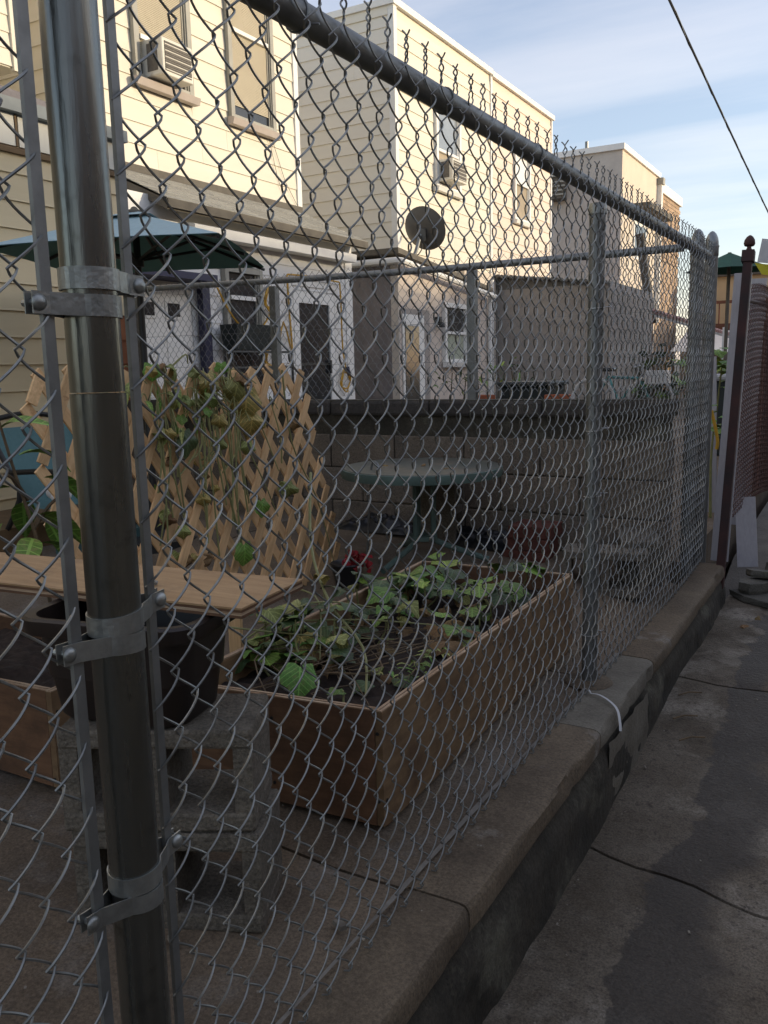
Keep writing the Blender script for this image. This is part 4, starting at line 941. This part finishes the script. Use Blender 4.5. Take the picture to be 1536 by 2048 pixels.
# plywood shelf across the tub
sh = thing('plywood_shelf', (-.6, 1.15, .585), 'bare plywood board laid flat across the dark tub', 'board')
m_ = Matrix.Translation((-.18, 1.09, .585)) @ Matrix.Rotation(math.atan2(-.107, -.995), 4, 'Z')
MB().box(.02, 1.55, -.215, 0, .0155, .019, m_).build('top_veneer', 'plywood', sh)
for i, mt in enumerate(('ply_edge_dark', 'ply_edge', 'ply_edge_dark')):
    MB().box(.0205+.0006*i, 1.55, -.2145, -.0005-.0006*i, .005*i+.0002, .005*i+.0050, m_).build('ply_layer', mt, sh)
cl = thing('metal_clip', (-.55, 1.17, .605), 'small grey metal clip lying on the plywood board', 'clip')
MB().tube([(-.462, 1.135, .609), (-.475, 1.142, .611), (-.468, 1.152, .610), (-.452, 1.147, .610), (-.445, 1.138, .609)], .0032, 6).build('wire_loop', 'galv_old', cl)
# tub
tb = thing('plant_tub', (-.41, 1.045, .39), 'dark brown plastic tub standing on concrete blocks under the board', 'tub')
def rr_ring(cx, cy, hx, hy, rad, z, rot, n=8):
    out_ = []
    for q, (sx, sy) in enumerate(((1, 1), (-1, 1), (-1, -1), (1, -1))):
        for i in range(n+1):
            a = R(90*q)+R(90)*i/n; px = sx*(hx-rad)+rad*math.cos(a); py = sy*(hy-rad)+rad*math.sin(a)
            out_.append((cx+px*math.cos(rot)-py*math.sin(rot), cy+px*math.sin(rot)+py*math.cos(rot), z))
    return out_
m = MB(); m.smooth = True; rings = []
for (hx, hy, z) in ((.128, .082, .392), (.132, .085, .397), (.152, .100, .548), (.153, .101, .5505), (.170, .115, .5515), (.173, .118, .556), (.174, .119, .579), (.170, .115, .5835), (.156, .103, .582), (.146, .094, .47)):
    rings.append(rr_ring(-.44, 1.075, hx, hy, .05, z, R(12)))
nr = len(rings[0]); m.add([v for r_ in rings for v in r_], [(k*nr+i, k*nr+(i+1) % nr, (k+1)*nr+(i+1) % nr, (k+1)*nr+i) for k in range(len(rings)-1) for i in range(nr)]+[tuple(range(nr-1, -1, -1)), tuple(range((len(rings)-1)*nr, len(rings)*nr))])
m.build('body', 'tub', tb)

# hollow concrete blocks
def cinder(loc, rz, label, rx=0, ry=0, group='loose hollow concrete blocks', dims=(.345, .175, .19)):
    t = thing('concrete_block', loc, label, 'concrete block', group); t.rotation_euler = (rx, ry, rz)
    L_, D_, Hh = dims; m = MB()
    m.bev(-L_/2, L_/2, -D_/2, D_/2, 0, .034, .005); m.bev(-L_/2, L_/2, -D_/2, D_/2, Hh-.034, Hh, .005)
    for c in (-L_/2+.018, 0, L_/2-.018): m.box(c-.0165, c+.0165, -D_/2+.003, D_/2-.003, .030, Hh-.030)
    me = m.mesh('shell', 'cinder'); o = bpy.data.objects.new('shell', me); COL.objects.link(o); o.parent = t; return t
ca = math.atan2(.16, .31)
cinder((-.375, 1.09, .004), ca-.04, 'hollow concrete block at the bottom of the stack under the tub')
cinder((-.385, 1.085, .197), ca, 'hollow concrete block on top of the stack under the tub')
cinder((-.245, 3.53, .035), R(14), 'pale hollow concrete block lying behind the line post')
cinder((-.165, 3.76, .06), R(-70), 'pale hollow concrete block end-on near the far fence corner')
bst = cinder((-1.12, 3.70, .30), R(100), 'hollow concrete block standing on end behind the round table', ry=R(90))
# cracked slab chip by the block
for i, (x, y, s_, lab) in enumerate(((-.30, .98, .012, 'small white chip of debris on the slab beside the tall post'), (-.07, 1.16, .012, 'small pale stone lying on the slab in front of the block stack'))):
    t = thing('stone_chip', (x, y, gz(x)), lab, 'stone'); MB().cbox((x, y, gz(x)+.012), (s_*2.4, s_*1.2, s_*.7), rnd.uniform(0, 3), .1, .1).build('chip', 'debris', t)

# round patio table
tt = thing('patio_table', (-1.05, 3.4, .13), 'small round patio table with dull glass top and green tripod legs', 'table')
TT = (-1.05, 3.40, 0)
MB().lathe([(.001, .552), (.352, .552), (.356, .556), (.352, .561), (.001, .561)], TT, 48).build('top', 'table_top', tt)
MB().lathe([(.335, .520), (.361, .520), (.365, .540), (.362, .5575), (.3565, .5585), (.3565, .551), (.335, .551), (.335, .520)], TT, 48).build('rim', 'table_green', tt)
for z in (.485, .225):
    rg = MB().lathe([(.030, z), (.066, z), (.068, z+.01), (.066, z+.02), (.030, z+.02), (.030, z)], TT, 24).build('collar', 'table_green', tt)
for a in (20, 140, 262):
    c_, s_ = math.cos(R(a)), math.sin(R(a))
    MB().tube(smooth_path([(TT[0]+.052*c_, TT[1]+.052*s_, .52), (TT[0]+.052*c_, TT[1]+.052*s_, .26), (TT[0]+.07*c_, TT[1]+.07*s_, .215), (TT[0]+.30*c_, TT[1]+.30*s_, .135)], 5), .0135, 8).build('leg', 'table_green', tt)
for i in range(5): leaf(tt, 'leaf_dry', (TT[0]+rnd.uniform(-.2, .2), TT[1]+rnd.uniform(-.2, .2), .566), rnd.uniform(.02, .05), None, 0, 0)
# shepherd's crook rod
cr_ = thing('garden_hook', (-1.19, 3.3, .12), 'thin grey metal garden hook standing in front of the round table', 'garden hook')
MB().tube([(-1.235, 3.2, .10), (-1.195, 3.2, .56), (-1.19, 3.2, .585), (-1.175, 3.195, .597), (-1.155, 3.185, .590), (-1.135, 3.175, .56)], .005, 6).build('rod', 'galv_old', cr_)
# bricks
bkm = MB().bev(-.1, .1, -.047, .047, 0, .056, .003).mesh('shell', 'brick')
k_ = 0
for lay in range(3):
    for j in range(2):
        lab = ['red brick at the bottom %s of the small pile by the wall', 'red brick in the middle layer, %s, of the small pile by the wall', 'red brick on top, %s, of the small pile by the wall'][lay] % ('front' if j == 0 else 'back')
        t = thing('brick', (-.66+.012*lay, 3.70+.10*j, .095+.058*lay), lab, 'brick', 'bricks piled by the wall'); t.rotation_euler = (0, 0, .06*(lay-1)+rnd.uniform(-.05, .05))
        o = bpy.data.objects.new('shell', bkm); COL.objects.link(o); o.parent = t
# black plastic sheet along the wall foot
def bag(cx, cy, sx, sy, sz, label, sd):
    t = thing('plastic_sheet', (cx, cy, gz(cx, cy)), label, 'plastic sheet', 'crumpled plastic along the wall')
    m = MB(); m.smooth = True
    def fn(u, v):
        x, y = (u-.5)*2, (v-.5)*2; r_ = max(0, 1-x*x)*max(0, 1-y*y)
        return (cx+x*sx, cy+y*sy, gz(cx, cy)+.008+sz*(r_**.6)*(.55+1.3*abs(fbm(x*3+sd, y*3))+.6*abs(fbm(x*8, y*8+sd))))
    m.grid(36, 18, fn); m.build('crumple', 'black_plastic', t)
bag(-.92, 3.80, .24, .09, .10, 'crumpled black plastic sheet at the wall foot right of the table', 1)
bag(-1.50, 3.80, .26, .09, .09, 'crumpled black plastic sheet at the wall foot left of the table', 6)
# flower pot with red flowers
fp = thing('flower_pot', (-1.2, 3.02, .06), 'black nursery pot with deep red flowers beside the lattice foot', 'flower pot')
MB().lathe([(.001, .13), (.05, .13), (.07, .22), (.074, .225), (.07, .23), (.001, .215)], (-1.22, 3.02, -.05), 18).build('pot', 'black_plastic', fp)
for i in range(34):
    inst('petal', SQ['leaf'][i % 4], fp, (-1.16+rnd.gauss(0, .03), 3.03+rnd.gauss(0, .03), .145+rnd.uniform(0, .075)), (rnd.uniform(-1, 1), rnd.uniform(-1, 1), rnd.uniform(0, 6)), (.035, .035, .035)).data = SQ.setdefault('red', [leaf_mesh('petal', 'red_flower', 0, .6, 2)])[0]
for i in range(6): leaf(fp, 'leaf', (-1.12+rnd.gauss(0, .03), 3.05+rnd.gauss(0, .03), .12), .045, None, .3, 0)
oh = thing('orange_handle', (-.83, 1.62, .35), 'bright orange plastic handle hanging on a stake behind the plywood board', 'handle')
MB().tube([(-.735, 1.72, .375+.0), (-.725, 1.735, .393), (-.710, 1.75, .392), (-.700, 1.76, .37), (-.70, 1.76, .33)], .0065, 6).build('loop', 'orange', oh)
MB().box(-.76, -.72, 1.70, 1.712, .05, .37).build('stake', 'lattice', oh)

# umbrella
um = thing('patio_umbrella', (-2.46, 3.15, .12), 'square teal patio umbrella open over the left of the yard', 'umbrella')
UC = Vector((-2.46, 3.15, 1.76)); cor = [Vector((-1.65, 2.80, 1.55)), Vector((-2.22, 3.84, 1.55)), Vector((-3.27, 3.50, 1.55)), Vector((-2.70, 2.46, 1.55))]
for i in range(4):
    a, b = cor[i], cor[(i+1) % 4]
    def fn(u, v, a=a, b=b):
        e = a*(1-u)+b*u; e = e+Vector((0, 0, .008*math.sin(pi*u)))
        p = UC*(1-v)+e*v; p.z -= .006*math.sin(pi*v)*abs(math.sin(pi*u)); return tuple(p)
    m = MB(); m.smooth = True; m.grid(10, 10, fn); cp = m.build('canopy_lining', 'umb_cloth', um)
    m = MB(); m.smooth = True; m.grid(10, 10, lambda u, v, fn=fn: tuple(Vector(fn(u, v))+Vector((0, 0, .004)))); m.build('canopy_panel', 'umb_skylit', um)
tops = [Vector(c) for c in cor]+[(cor[i]+cor[(i+1) % 4])/2+Vector((0, 0, .006)) for i in range(4)]
for c in tops:
    hub = UC-Vector((0, 0, .22))
    rbp = MB().tube([UC-Vector((0, 0, .02)), c-Vector((0, 0, .012))], .008, 6).build('rib', 'black_metal', um)
    MB().tube([hub, UC*.45+c*.55-Vector((0, 0, .022))], .007, 6).build('strut', 'black_metal', rbp)
MB().tube([(UC.x, UC.y, gz(-2.46)), (UC.x, UC.y, 1.78)], .017, 10).build('pole', 'black_metal', um)
MB().lathe([(.03, -.03), (.03, .02), (.001, .025)], hub, 10).build('hub', 'black_metal', um)
MB().lathe([(.05, 0), (.045, .012), (.02, .02), (.012, .03), (.001, .034)], UC, 12).build('finial', 'dark_trim', um)
m = MB(); m.smooth = True
for i in range(4):
    a, b = cor[i], cor[(i+1) % 4]; top = UC+Vector((0, 0, .012))
    pa_, pb_ = UC*.78+a*.22+Vector((0, 0, .020)), UC*.78+b*.22+Vector((0, 0, .020)); m.add([top, pa_, pb_], [(0, 1, 2)])
m.build('vent_cap', 'umb_skylit', um)
MB().lathe([(.24, 0), (.24, .05), (.05, .08), (.03, .3), (.001, .3)], (UC.x, UC.y, gz(-2.46)+.004), 24).build('base', 'black_metal', um)

# sling chair with a soft toy
ch = thing('patio_chair', (-2.75, 2.85, .14), 'teal sling patio chair with black frame by the tan wall', 'chair')
cz = .14
def fr(pts, r=.013): return MB().tube(smooth_path(pts, 4), r, 8)
for y in (2.62, 3.10):
    fr([(-2.55, y, cz), (-2.53, y, .36), (-2.50, y, .54), (-2.62, y, .56), (-2.86, y, .545)]).build('leg', 'black_metal', ch)
    fr([(-3.02, y, cz), (-2.80, y, .42), (-2.86, y, .56), (-3.0, y, .76)]).build('leg', 'black_metal', ch)
fr([(-3.0, 2.62, .755), (-3.02, 2.68, .79), (-3.025, 2.86, .812), (-3.02, 3.04, .79), (-3.0, 3.10, .755)]).build('top_hoop', 'black_metal', ch)
MB().tube([(-2.52, 2.62, .36), (-2.52, 3.10, .36)], .012, 8).build('crossbar', 'black_metal', ch)
MB().grid(6, 8, lambda u, v: (-2.99+.20*v+.012*math.sin(pi*v), 2.635+.45*u, .75-.36*v)).build('sling_back', 'teal_sling', ch)
MB().grid(6, 6, lambda u, v: (-2.79+.27*v, 2.635+.45*u, .40-.02*math.sin(pi*v))).build('sling_seat', 'teal_sling', ch)
MB().box(-2.55, -2.45, 2.60, 3.12, .18, .24).build('footrest', 'teal_dark', ch)
ty = thing('soft_toy', (-2.62, 2.72, .41), 'small pink and white soft toy sitting on the teal chair', 'soft toy')
def ball(c, r, s_=(1, 1, 1)):
    n = 8; return MB().lathe([(max(.0005, r*math.sin(pi*i/n)), -r*math.cos(pi*i/n)) for i in range(n+1)], c, 12, Matrix.Diagonal((*s_, 1)))
ball((-2.64, 2.70, .455), .042, (1, 1.1, .9)).build('body', 'toy_white', ty)
ball((-2.64, 2.735, .515), .034, (1, .8, 1.2)).build('dress', 'toy_pink', ty)
ball((-2.64, 2.745, .572), .027).build('head', 'toy_skin', ty)
ball((-2.62, 2.68, .435), .022).build('foot', 'toy_white', ty); ball((-2.61, 2.74, .435), .022).build('foot', 'toy_white', ty)
for i in range(3): MB().tube([(-2.598, 2.692+.009*i, .462), (-2.598, 2.692+.009*i, .478)], .002, 5).build('mark', 'ink', ty)
# leafy plant at the left edge
lp_ = thing('leafy_plant', (-1.2, 1.45, .25), 'tall leafy green plant growing behind the plywood board', 'plant')
stems(lp_, [[(-1.22, 1.52, .26), (-1.20, 1.47, .55), (-1.2, 1.42, .75), (-1.2, 1.38, .92)], [(-1.2, 1.46, .60), (-1.18, 1.50, .66), (-1.16, 1.54, .69)], [(-1.2, 1.45, .68), (-1.18, 1.40, .74), (-1.16, 1.36, .76)]], .006, 'stem_brown')
for (x, y, z, s_, yaw, pt) in ((-1.19, 1.43, .80, .13, 1.2, .1), (-1.2, 1.40, .86, .12, .4, -.5), (-1.2, 1.38, .82, .10, -2.2, .5), (-1.18, 1.49, .72, .15, 1.4, .25), (-1.19, 1.46, .62, .16, 1.5, .2), (-1.2, 1.44, .66, .13, 2.6, .3), (-1.18, 1.44, .58, .13, -.9, .4), (-1.2, 1.40, .72, .12, -2.0, .3), (-1.2, 1.48, .56, .12, 1.0, .5), (-1.2, 1.5, .60, .12, 1.8, .6), (-1.2, 1.38, .62, .12, -1.5, .5)):
    inst('leaf', lance_mesh('leaf', 'leaf', int(s_*100), .55, .25) if False else random.choice(LA['leaf']), lp_, (x, y, z), (rnd.uniform(-.4, .4), pt, yaw), (s_, s_*1.7, s_))

# ================================================================== NEIGHBOURING YARDS SEEN OVER THE WALL
bi = thing('bicycle', (-2.4, 12, .15), 'bicycle with white tyres and teal frame in the next yard', 'bicycle')
for (cx, r_) in ((-2.76, .30), (-1.98, .30)):
    c = Vector((cx, 12, .49)); wm = Matrix.Rotation(R(90), 4, 'X')
    n = 28; m = MB()
    tp = [c+Vector((r_*math.cos(2*pi*i/n), 0, r_*math.sin(2*pi*i/n))) for i in range(n+1)]
    w = m.tube(tp, .026, 8, False).build('wheel', 'white_paint', bi)
    sp = MB()
    for i in range(14): a = 2*pi*i/14; sp.tube([c, c+Vector((r_*math.cos(a), 0, r_*math.sin(a)))], .004, 4)
    sp.build('spokes', 'galv', w); MB().tube([c-Vector((0, .05, 0)), c+Vector((0, .05, 0))], .03, 8).build('hub', 'galv_old', w)
q = [Vector((-2.76, 12, .49)), Vector((-2.4, 12, .46)), Vector((-2.55, 12, .80)), Vector((-2.12, 12, .78)), Vector((-1.98, 12, .49))]
for a, b in ((0, 1), (0, 2), (1, 2), (2, 3), (1, 3), (3, 4)): MB().tube([q[a], q[b]], .02, 8).build('frame_tube', 'bike_teal', bi)
MB().tube([q[2], q[2]+Vector((-.03, 0, .08))], .014, 6).build('seat_post', 'galv', bi)
MB().bev(-2.70, -2.46, 11.92, 12.08, .88, .93, .02).build('saddle', 'black_plastic', bi)
MB().tube(smooth_path([(-2.16, 11.75, .92), (-2.10, 11.9, .95), (-2.12, 12, .88), (-2.10, 12.1, .95), (-2.16, 12.25, .92)], 4), .013, 6).build('handlebar', 'galv', bi)
MB().bev(-2.02, -1.74, 11.85, 12.15, .70, .88, .01).build('basket', 'white_paint', bi)
bn = thing('storage_bin', (-1.05, 4.75, .06), 'dark lidded bin behind the block wall', 'bin')
MB().bev(-1.14, -.86, 4.55, 4.85, .06, .88, .01).build('body', 'bin_dark', bn); MB().bev(-1.16, -.84, 4.53, 4.87, .88, .905, .008).build('lid', 'bin_dark', bn)
for (x, y, lab) in ((-1.19, 4.42, 'terracotta pot behind the wall beside the dark bin'), (-.76, 4.42, 'terracotta pot behind the wall near the line post')):
    t = thing('terracotta_pot', (x, y, .06), lab, 'pot', 'terracotta pots behind the wall')
    MB().lathe([(.001, .66), (.045, .66), (.062, .80), (.07, .80), (.07, .838), (.06, .838), (.05, .81), (.001, .81)], (x, y, 0), 18).build('pot', 'terracotta', t)
    MB().box(x-.08, x+.08, y-.08, y+.08, .06, .66).build('plinth', 'cinder', t)
sb = thing('shrub', (-1.5, 4.9, .06), 'straggly green shrub rising above the block wall', 'shrub')
rnd = random.Random(11)
for i in range(9):
    x = -1.62+.075*i; tx = x+rnd.uniform(-.12, .12); tz = rnd.uniform(.88, 1.02)
    stems(sb, [[(x*.6-.6, 4.9, .06), (x, 4.9, .55), (tx, 4.88+rnd.uniform(-.1, .1), tz)]], .006, 'stem_brown')
    for k in range(13):
        leaf(sb, rnd.choice(('leaf', 'leaf_pale', 'leaf_dark')), (tx+rnd.gauss(0, .06), 4.88+rnd.gauss(0, .06), tz+rnd.gauss(-.02, .04)), rnd.uniform(.03, .055), None, rnd.uniform(-.5, .7), rnd.uniform(-.5, .5), LA)
dk = thing('shrub', (-3.2, 17.2, .06), 'dark mass of garden greenery under the carport', 'shrub')
for i in range(170):
    leaf(dk, rnd.choice(('leaf_dark', 'leaf_dark', 'leaf')), (-3.4+rnd.gauss(0, .45), 17.4+rnd.gauss(0, .6), .3+abs(rnd.gauss(.25, .35))), rnd.uniform(.15, .3), None, rnd.uniform(-.6, .8), rnd.uniform(-.6, .6))
stems(dk, [[(-3.4+rnd.uniform(-.5, .5), 17.4, .06), (-3.4+rnd.uniform(-.6, .6), 17.4, .6), (-3.4+rnd.uniform(-.8, .8), 17.3, 1.2)] for i in range(8)], .02, 'stem_brown')

# ================================================================== RUSTY FENCE AND CLUTTER FURTHER ALONG THE ALLEY
rf_ = thing('rusty_fence', (.09, 4.40, 0), 'rusty red chain link fence with a leaning dark post', 'fence')
pb0, pt0 = Vector((.088, 4.40, -.12)), Vector((.118, 4.66, 1.49)); dv = (pt0-pb0).normalized()
MB().tube([pb0, pt0], .0285, 4).build('post', 'rust_post', rf_)
pc = MB().tube([pt0-dv*.02, pt0+dv*.035], .040, 4).build('post_cap', 'rust_post', rf_)
mr_ = dv.to_track_quat('Z', 'Y').to_matrix().to_4x4()
MB().lathe([(.030, 0), (.014, .008), (.010, .018), (.011, .024), (.023, .028), (.027, .038), (.024, .055), (.015, .070), (.005, .078), (.001, .079)], pt0+dv*.033, 16, mr_).build('finial', 'rust_post', pc)
wr = [wire_mesh('wire', .026, .056, .006, .0019, 1.40, 22, k == 1, 'rust_wire', twist=True, ns=4, sub=4, e=.003) for k in (0, 1)]
y = 4.70; k = 0
while y < 8.4:
    # the loose mesh hangs askew and bellies towards the alley
    inst('wire', wr[k % 2], rf_, (.075+.05*math.sin((y-4.7)*1.1), y, .02+.045*math.sin((y-4.6)*2.2)-.02), (R(-9)*max(0, 1-(y-4.7)*.5), 0, 0), (1, 1, .96)); y += .026; k += 1
MB().tube([(.09, 4.76, 1.30), (.10, 6.0, 1.33), (.03, 8.4, 1.36)], .011, 8).build('top_rail', 'rust_post', rf_)
MB().tube([(.0, 8.4, -.1), (.0, 8.4, 1.6)], .03, 8).build('post', 'rust_post', rf_)
for i in range(22):
    y = 5.65+i*.125
    MB().box(.050, .062, y, y+.085, .16+.03*math.sin(i), 1.22+.05*math.sin(i*1.7)).build('slat', 'rust_post' if i % 3 else 'deck_brown', rf_)
def board(name, a, b, w, th, mat, label, cat, group=None, wd=(1, 0, 0)):
    a, b = Vector(a), Vector(b); d = (b-a); t = thing(name, a, label, cat, group)
    wv = Vector(wd); wv = (wv-wv.dot(d.normalized())*d.normalized()).normalized()*w/2; nv = d.normalized().cross(wv).normalized()*th/2
    vs = [p+i*wv+j*nv for p in (a, b) for i, j in ((-1, -1), (1, -1), (1, 1), (-1, 1))]
    MB().add(vs, [(3, 2, 1, 0), (4, 5, 6, 7), (0, 1, 5, 4), (1, 2, 6, 5), (2, 3, 7, 6), (3, 0, 4, 7)]).build('plank', mat, t); return t
board('vinyl_board', (.052, 4.62, -.03), (.070, 4.88, 1.44), .085, .014, 'white_vinyl', 'white vinyl board standing just behind the leaning dark post', 'board', 'white vinyl boards')
board('vinyl_board', (.02, 5.55, .0), (.045, 5.62, 1.47), .12, .014, 'white_vinyl', 'white vinyl board behind the rusty mesh, right of the dark post', 'board', 'white vinyl boards')
board('vinyl_board', (.150, 4.98, -.13), (.105, 5.10, .24), .105, .014, 'white_vinyl', 'short white vinyl board poking out below the rusty mesh', 'board', 'white vinyl boards')
board('vinyl_board', (-.165, 5.6, .05), (-.22, 5.7, 1.02), .10, .014, 'white_vinyl', 'white board leaning in the gap beyond the gate post', 'board', 'white vinyl boards')
def flag_stone(x, y, z, sx, sy, sz, rz, label, sd, tx=0, ty=0):
    t = thing('flagstone', (x, y, z), label, 'stone', 'loose flagstones at the alley edge'); r_ = random.Random(sd); n = 7
    mm = Matrix.Translation((x, y, z)) @ Euler((tx, ty, rz)).to_matrix().to_4x4(); vs = []
    pl = [(sx*r_.uniform(.7, 1.15)*math.cos(2*pi*i/n), sy*r_.uniform(.7, 1.15)*math.sin(2*pi*i/n)) for i in range(n)]
    for (q, zz) in ((.97, 0), (1.02, sz*.3), (1.0, sz*.97), (.985, sz)):
        vs += [mm @ Vector((px*q*r_.uniform(.96, 1.03), py*q*r_.uniform(.96, 1.03), zz)) for px, py in pl]
    fs = [(k*n+i, k*n+(i+1) % n, (k+1)*n+(i+1) % n, (k+1)*n+i) for k in range(3) for i in range(n)]+[tuple(range(n-1, -1, -1)), tuple(range(3*n, 4*n))]
    MB().add(vs, fs).build('stone', 'flagstone', t)
flag_stone(.34, 4.56, -.205, .24, .17, .038, .2, 'broad flat flagstone at the bottom of the pile in the alley', 1)
flag_stone(.235, 4.60, -.166, .10, .08, .055, 1.0, 'small chunky flagstone wedged on the flat one', 2)
flag_stone(.29, 4.72, -.118, .16, .13, .035, .5, 'tilted grey flagstone on top of the pile', 3, -.15, .1)
flag_stone(.48, 4.95, -.14, .24, .22, .08, .9, 'mossy boulder-like flagstone at the right edge', 4)
# far things in the gap
fu = thing('patio_umbrella', (-1.55, 16, 0), 'dark green umbrella far off beyond the gate posts', 'umbrella')
fc_ = Vector((-1.62, 16, 2.80)); rim = [Vector((fc_.x+.72*math.cos(2*pi*i/8+.2), 16+.72*math.sin(2*pi*i/8+.2), 2.50)) for i in range(8)]
for i in range(8): MB().add([fc_, rim[i], rim[(i+1) % 8]], [(0, 1, 2)]).build('canopy_panel', 'far_green', fu)
MB().tube([(fc_.x, 16, 0), fc_], .03, 8).build('pole', 'dark_trim', fu)
fh = thing('far_house', (-3, 24, 0), 'small tan house with a brown deck far beyond the gate posts', 'house')
MB().box(-5.2, -1.4, 33, 38, 0, 3.9).build('wall', 'far_wall', fh)
MB().box(-5.3, -1.2, 32.8, 38, 3.9, 4.1).build('roof', 'dark_trim', fh)
w_ = MB().box(-3.05, -2.55, 32.95, 33, 2.2, 3.3).build('window', 'white_trim', fh); MB().box(-3.0, -2.6, 32.94, 32.95, 2.25, 3.25).build('pane', 'glass_sky', w_)
MB().box(-5, -1.2, 30.9, 33, 2.0, 2.2).build('deck', 'deck_brown', fh); MB().box(-5, -1.2, 30.9, 30.96, 2.85, 2.95).build('deck_rail', 'deck_brown', fh)
for i in range(18): MB().box(-4.9+i*.21, -4.86+i*.21, 30.9, 30.96, 2.2, 2.85).build('baluster', 'deck_brown', fh)
MB().add([(-5, 28, 1.3), (-.9, 28, 1.15), (-.9, 30.8, 1.9), (-5, 30.8, 2.0)], [(0, 1, 2, 3)]).build('awning', 'white_trim', fh)
MB().box(-5, -1.0, 29.6, 29.7, 0, 1.4).build('lower_wall', 'stucco_pink', fh)
MB().box(-2.28, -2.18, 20.0, 20.1, 0, 1.7).build('porch_post', 'white_trim', fh)
gl = thing('shrub', (-.6, 7, 0), 'green potted foliage in the gap beyond the gate post', 'shrub')
for i in range(46): leaf(gl, rnd.choice(('leaf', 'leaf_pale')), (-.30+rnd.gauss(0, .12), 6.8+rnd.gauss(0, .2), .95+rnd.gauss(0, .06)), rnd.uniform(.06, .12), None, rnd.uniform(-.3, .6), 0)
for i in range(14): leaf(gl, 'leaf', (-.12+rnd.gauss(0, .03), 5.4+rnd.gauss(0, .08), .62+rnd.gauss(0, .05)), rnd.uniform(.05, .09), None, rnd.uniform(-.3, .6), 0)
stems(gl, [[(-.35, 6.8, .06), (-.33, 6.8, .5), (-.3, 6.8, .95)], [(-.12, 5.4, .06), (-.13, 5.4, .4), (-.12, 5.4, .62)]], .01)
yh = thing('garden_hose', (-.1, 5.2, .3), 'short length of yellow hose hanging in the gap beside the gate post', 'hose')
MB().tube(smooth_path([(-.10, 5.15, .72), (-.085, 5.15, .66), (-.07, 5.15, .60), (-.06, 5.15, .54), (-.065, 5.15, .5)], 4), .010, 6).build('tube', 'hose_yellow', yh)
bh = thing('storage_bin', (-.5, 9, 0), 'dark bin with a grey lid in shadow beyond the gate posts', 'bin')
MB().bev(-.75, -.25, 9.0, 9.5, .06, .80, .02).build('body', 'bin_dark', bh); MB().bev(-.80, -.22, 8.95, 9.55, .80, .86, .02).build('lid', 'grey_panel', bh)
fl = thing('flag', (-.2, 8, 1.6), 'yellow and white cloth flag at the right edge of the picture', 'flag')
MB().grid(8, 6, lambda u, v: (-.255+.06*(1-v)+.6*u*(1-.15*v), 8+.04*math.sin(u*8), 1.70-.09*u+.10*v+.0)).build('lower_panel', 'flag_yellow', fl)
MB().grid(8, 6, lambda u, v: (-.235+.03*v+.58*u, 8+.04*math.sin(u*8), 1.802-.09*u+.19*v)).build('upper_panel', 'flag_white', fl)
MB().tube([(.33, 8.02, -.1), (.33, 8.02, 2.1)], .015, 6).build('pole', 'galv_old', fl)
# overhead cable
cbp = []
for i in range(41):
    t = i/40; y = -4+44*t
    cbp.append((-.68-.016*(y-6.4)*.5, y, 3.41-.0705*(y-6.41)+.0012*(y-6.41)**2*.55))
cab = thing('utility_cable', (-.7, 6, 3.4), 'black overhead utility cable crossing the sky at upper right', 'cable')
MB().tube(cbp, .009, 6).build('cable', 'cable_black', cab)
cab2 = [(p[0]+.008*math.sin(i*1.1), p[1], p[2]+.008*math.cos(i*1.1)) for i, p in enumerate(smooth_path(cbp, 6))]
MB().tube(cab2, .004, 4).build('messenger_wire', 'galv_old', cab)

# ================================================================== LITTER
tp_ = thing('plastic_strap', (.03, 2.42, 0), 'white plastic strap lying over the ledge edge by the line post', 'strap')
pth = smooth_path([(.008, 2.452, .006), (.04, 2.435, .014), (.08, 2.405, .012), (.112, 2.37, .004), (.128, 2.34, -.02), (.134, 2.325, -.04)], 5)
m = MB(); vs = []
for i, p in enumerate(pth):
    d = (pth[min(i+1, len(pth)-1)]-pth[max(i-1, 0)]); n = Vector((-d.y, d.x, 0)).normalized()*.0036; vs += [p+n, p-n]
m.add(vs, [(i*2, i*2+1, i*2+3, i*2+2) for i in range(len(pth)-1)]); m.build('strip', 'white_paint', tp_)
MB().tube([(-.002, 2.462, .010), (.004, 2.455, .014), (.010, 2.45, .008)], .003, 5).build('knot', 'white_paint', tp_)
rnd = random.Random(21)
lt = MB(); lt.smooth = True
for i in range(200):
    if rnd.random() < .5: x, y = rnd.uniform(.13, .9), rnd.uniform(1.2, 4.4); z = az(y)+.006
    else: x, y = rnd.uniform(-.9, .08), rnd.uniform(.5, 3.8); z = gz(x, y)+.006
    if x > .13 and rnd.random() < .4: x = .135+abs(rnd.gauss(0, .03))
    s_ = rnd.uniform(.0015, .0045); lt.cbox((x, y, z), (s_*rnd.uniform(.6, 2), s_, s_*.6), rnd.uniform(0, 3), rnd.uniform(-.3, .3), rnd.uniform(-.3, .3))
tag(lt.build('grit', 'debris'), 'tiny grit and crumbs scattered over the slabs and alley', 'grit', kind='stuff')
for (x, y, k, lab) in ((.235, 4.05, 'leaf_dry', 'pale curled dead leaf lying on the alley near the flagstones'), (.28, 4.2, 'leaf_dry', 'crumpled pale scrap on the alley at the flagstone edge')):
    t = thing('dead_leaf', (x, y, az(y)), lab, 'leaf', 'dead leaves in the alley'); leaf(t, k, (x, y, az(y)+.012), .05, None, .1, .1)
for i in range(3):
    x, y = ((.17, 2.9), (.22, 2.75), (.15, 3.1))[i]; t = thing('twig', (x, y, az(y)), ('thin brown twig in the angle of the ledge and alley', 'short brown twig on the alley slab beyond the strap', 'short dark twig near the foot of the ledge')[i], 'twig', 'twigs')
    MB().tube([(x, y, az(y)+.012), (x+.03, y+.04, az(y)+.014), (x+.07, y+.06, az(y)+.012)], .003, 5).build('stick', 'stem_brown', t)
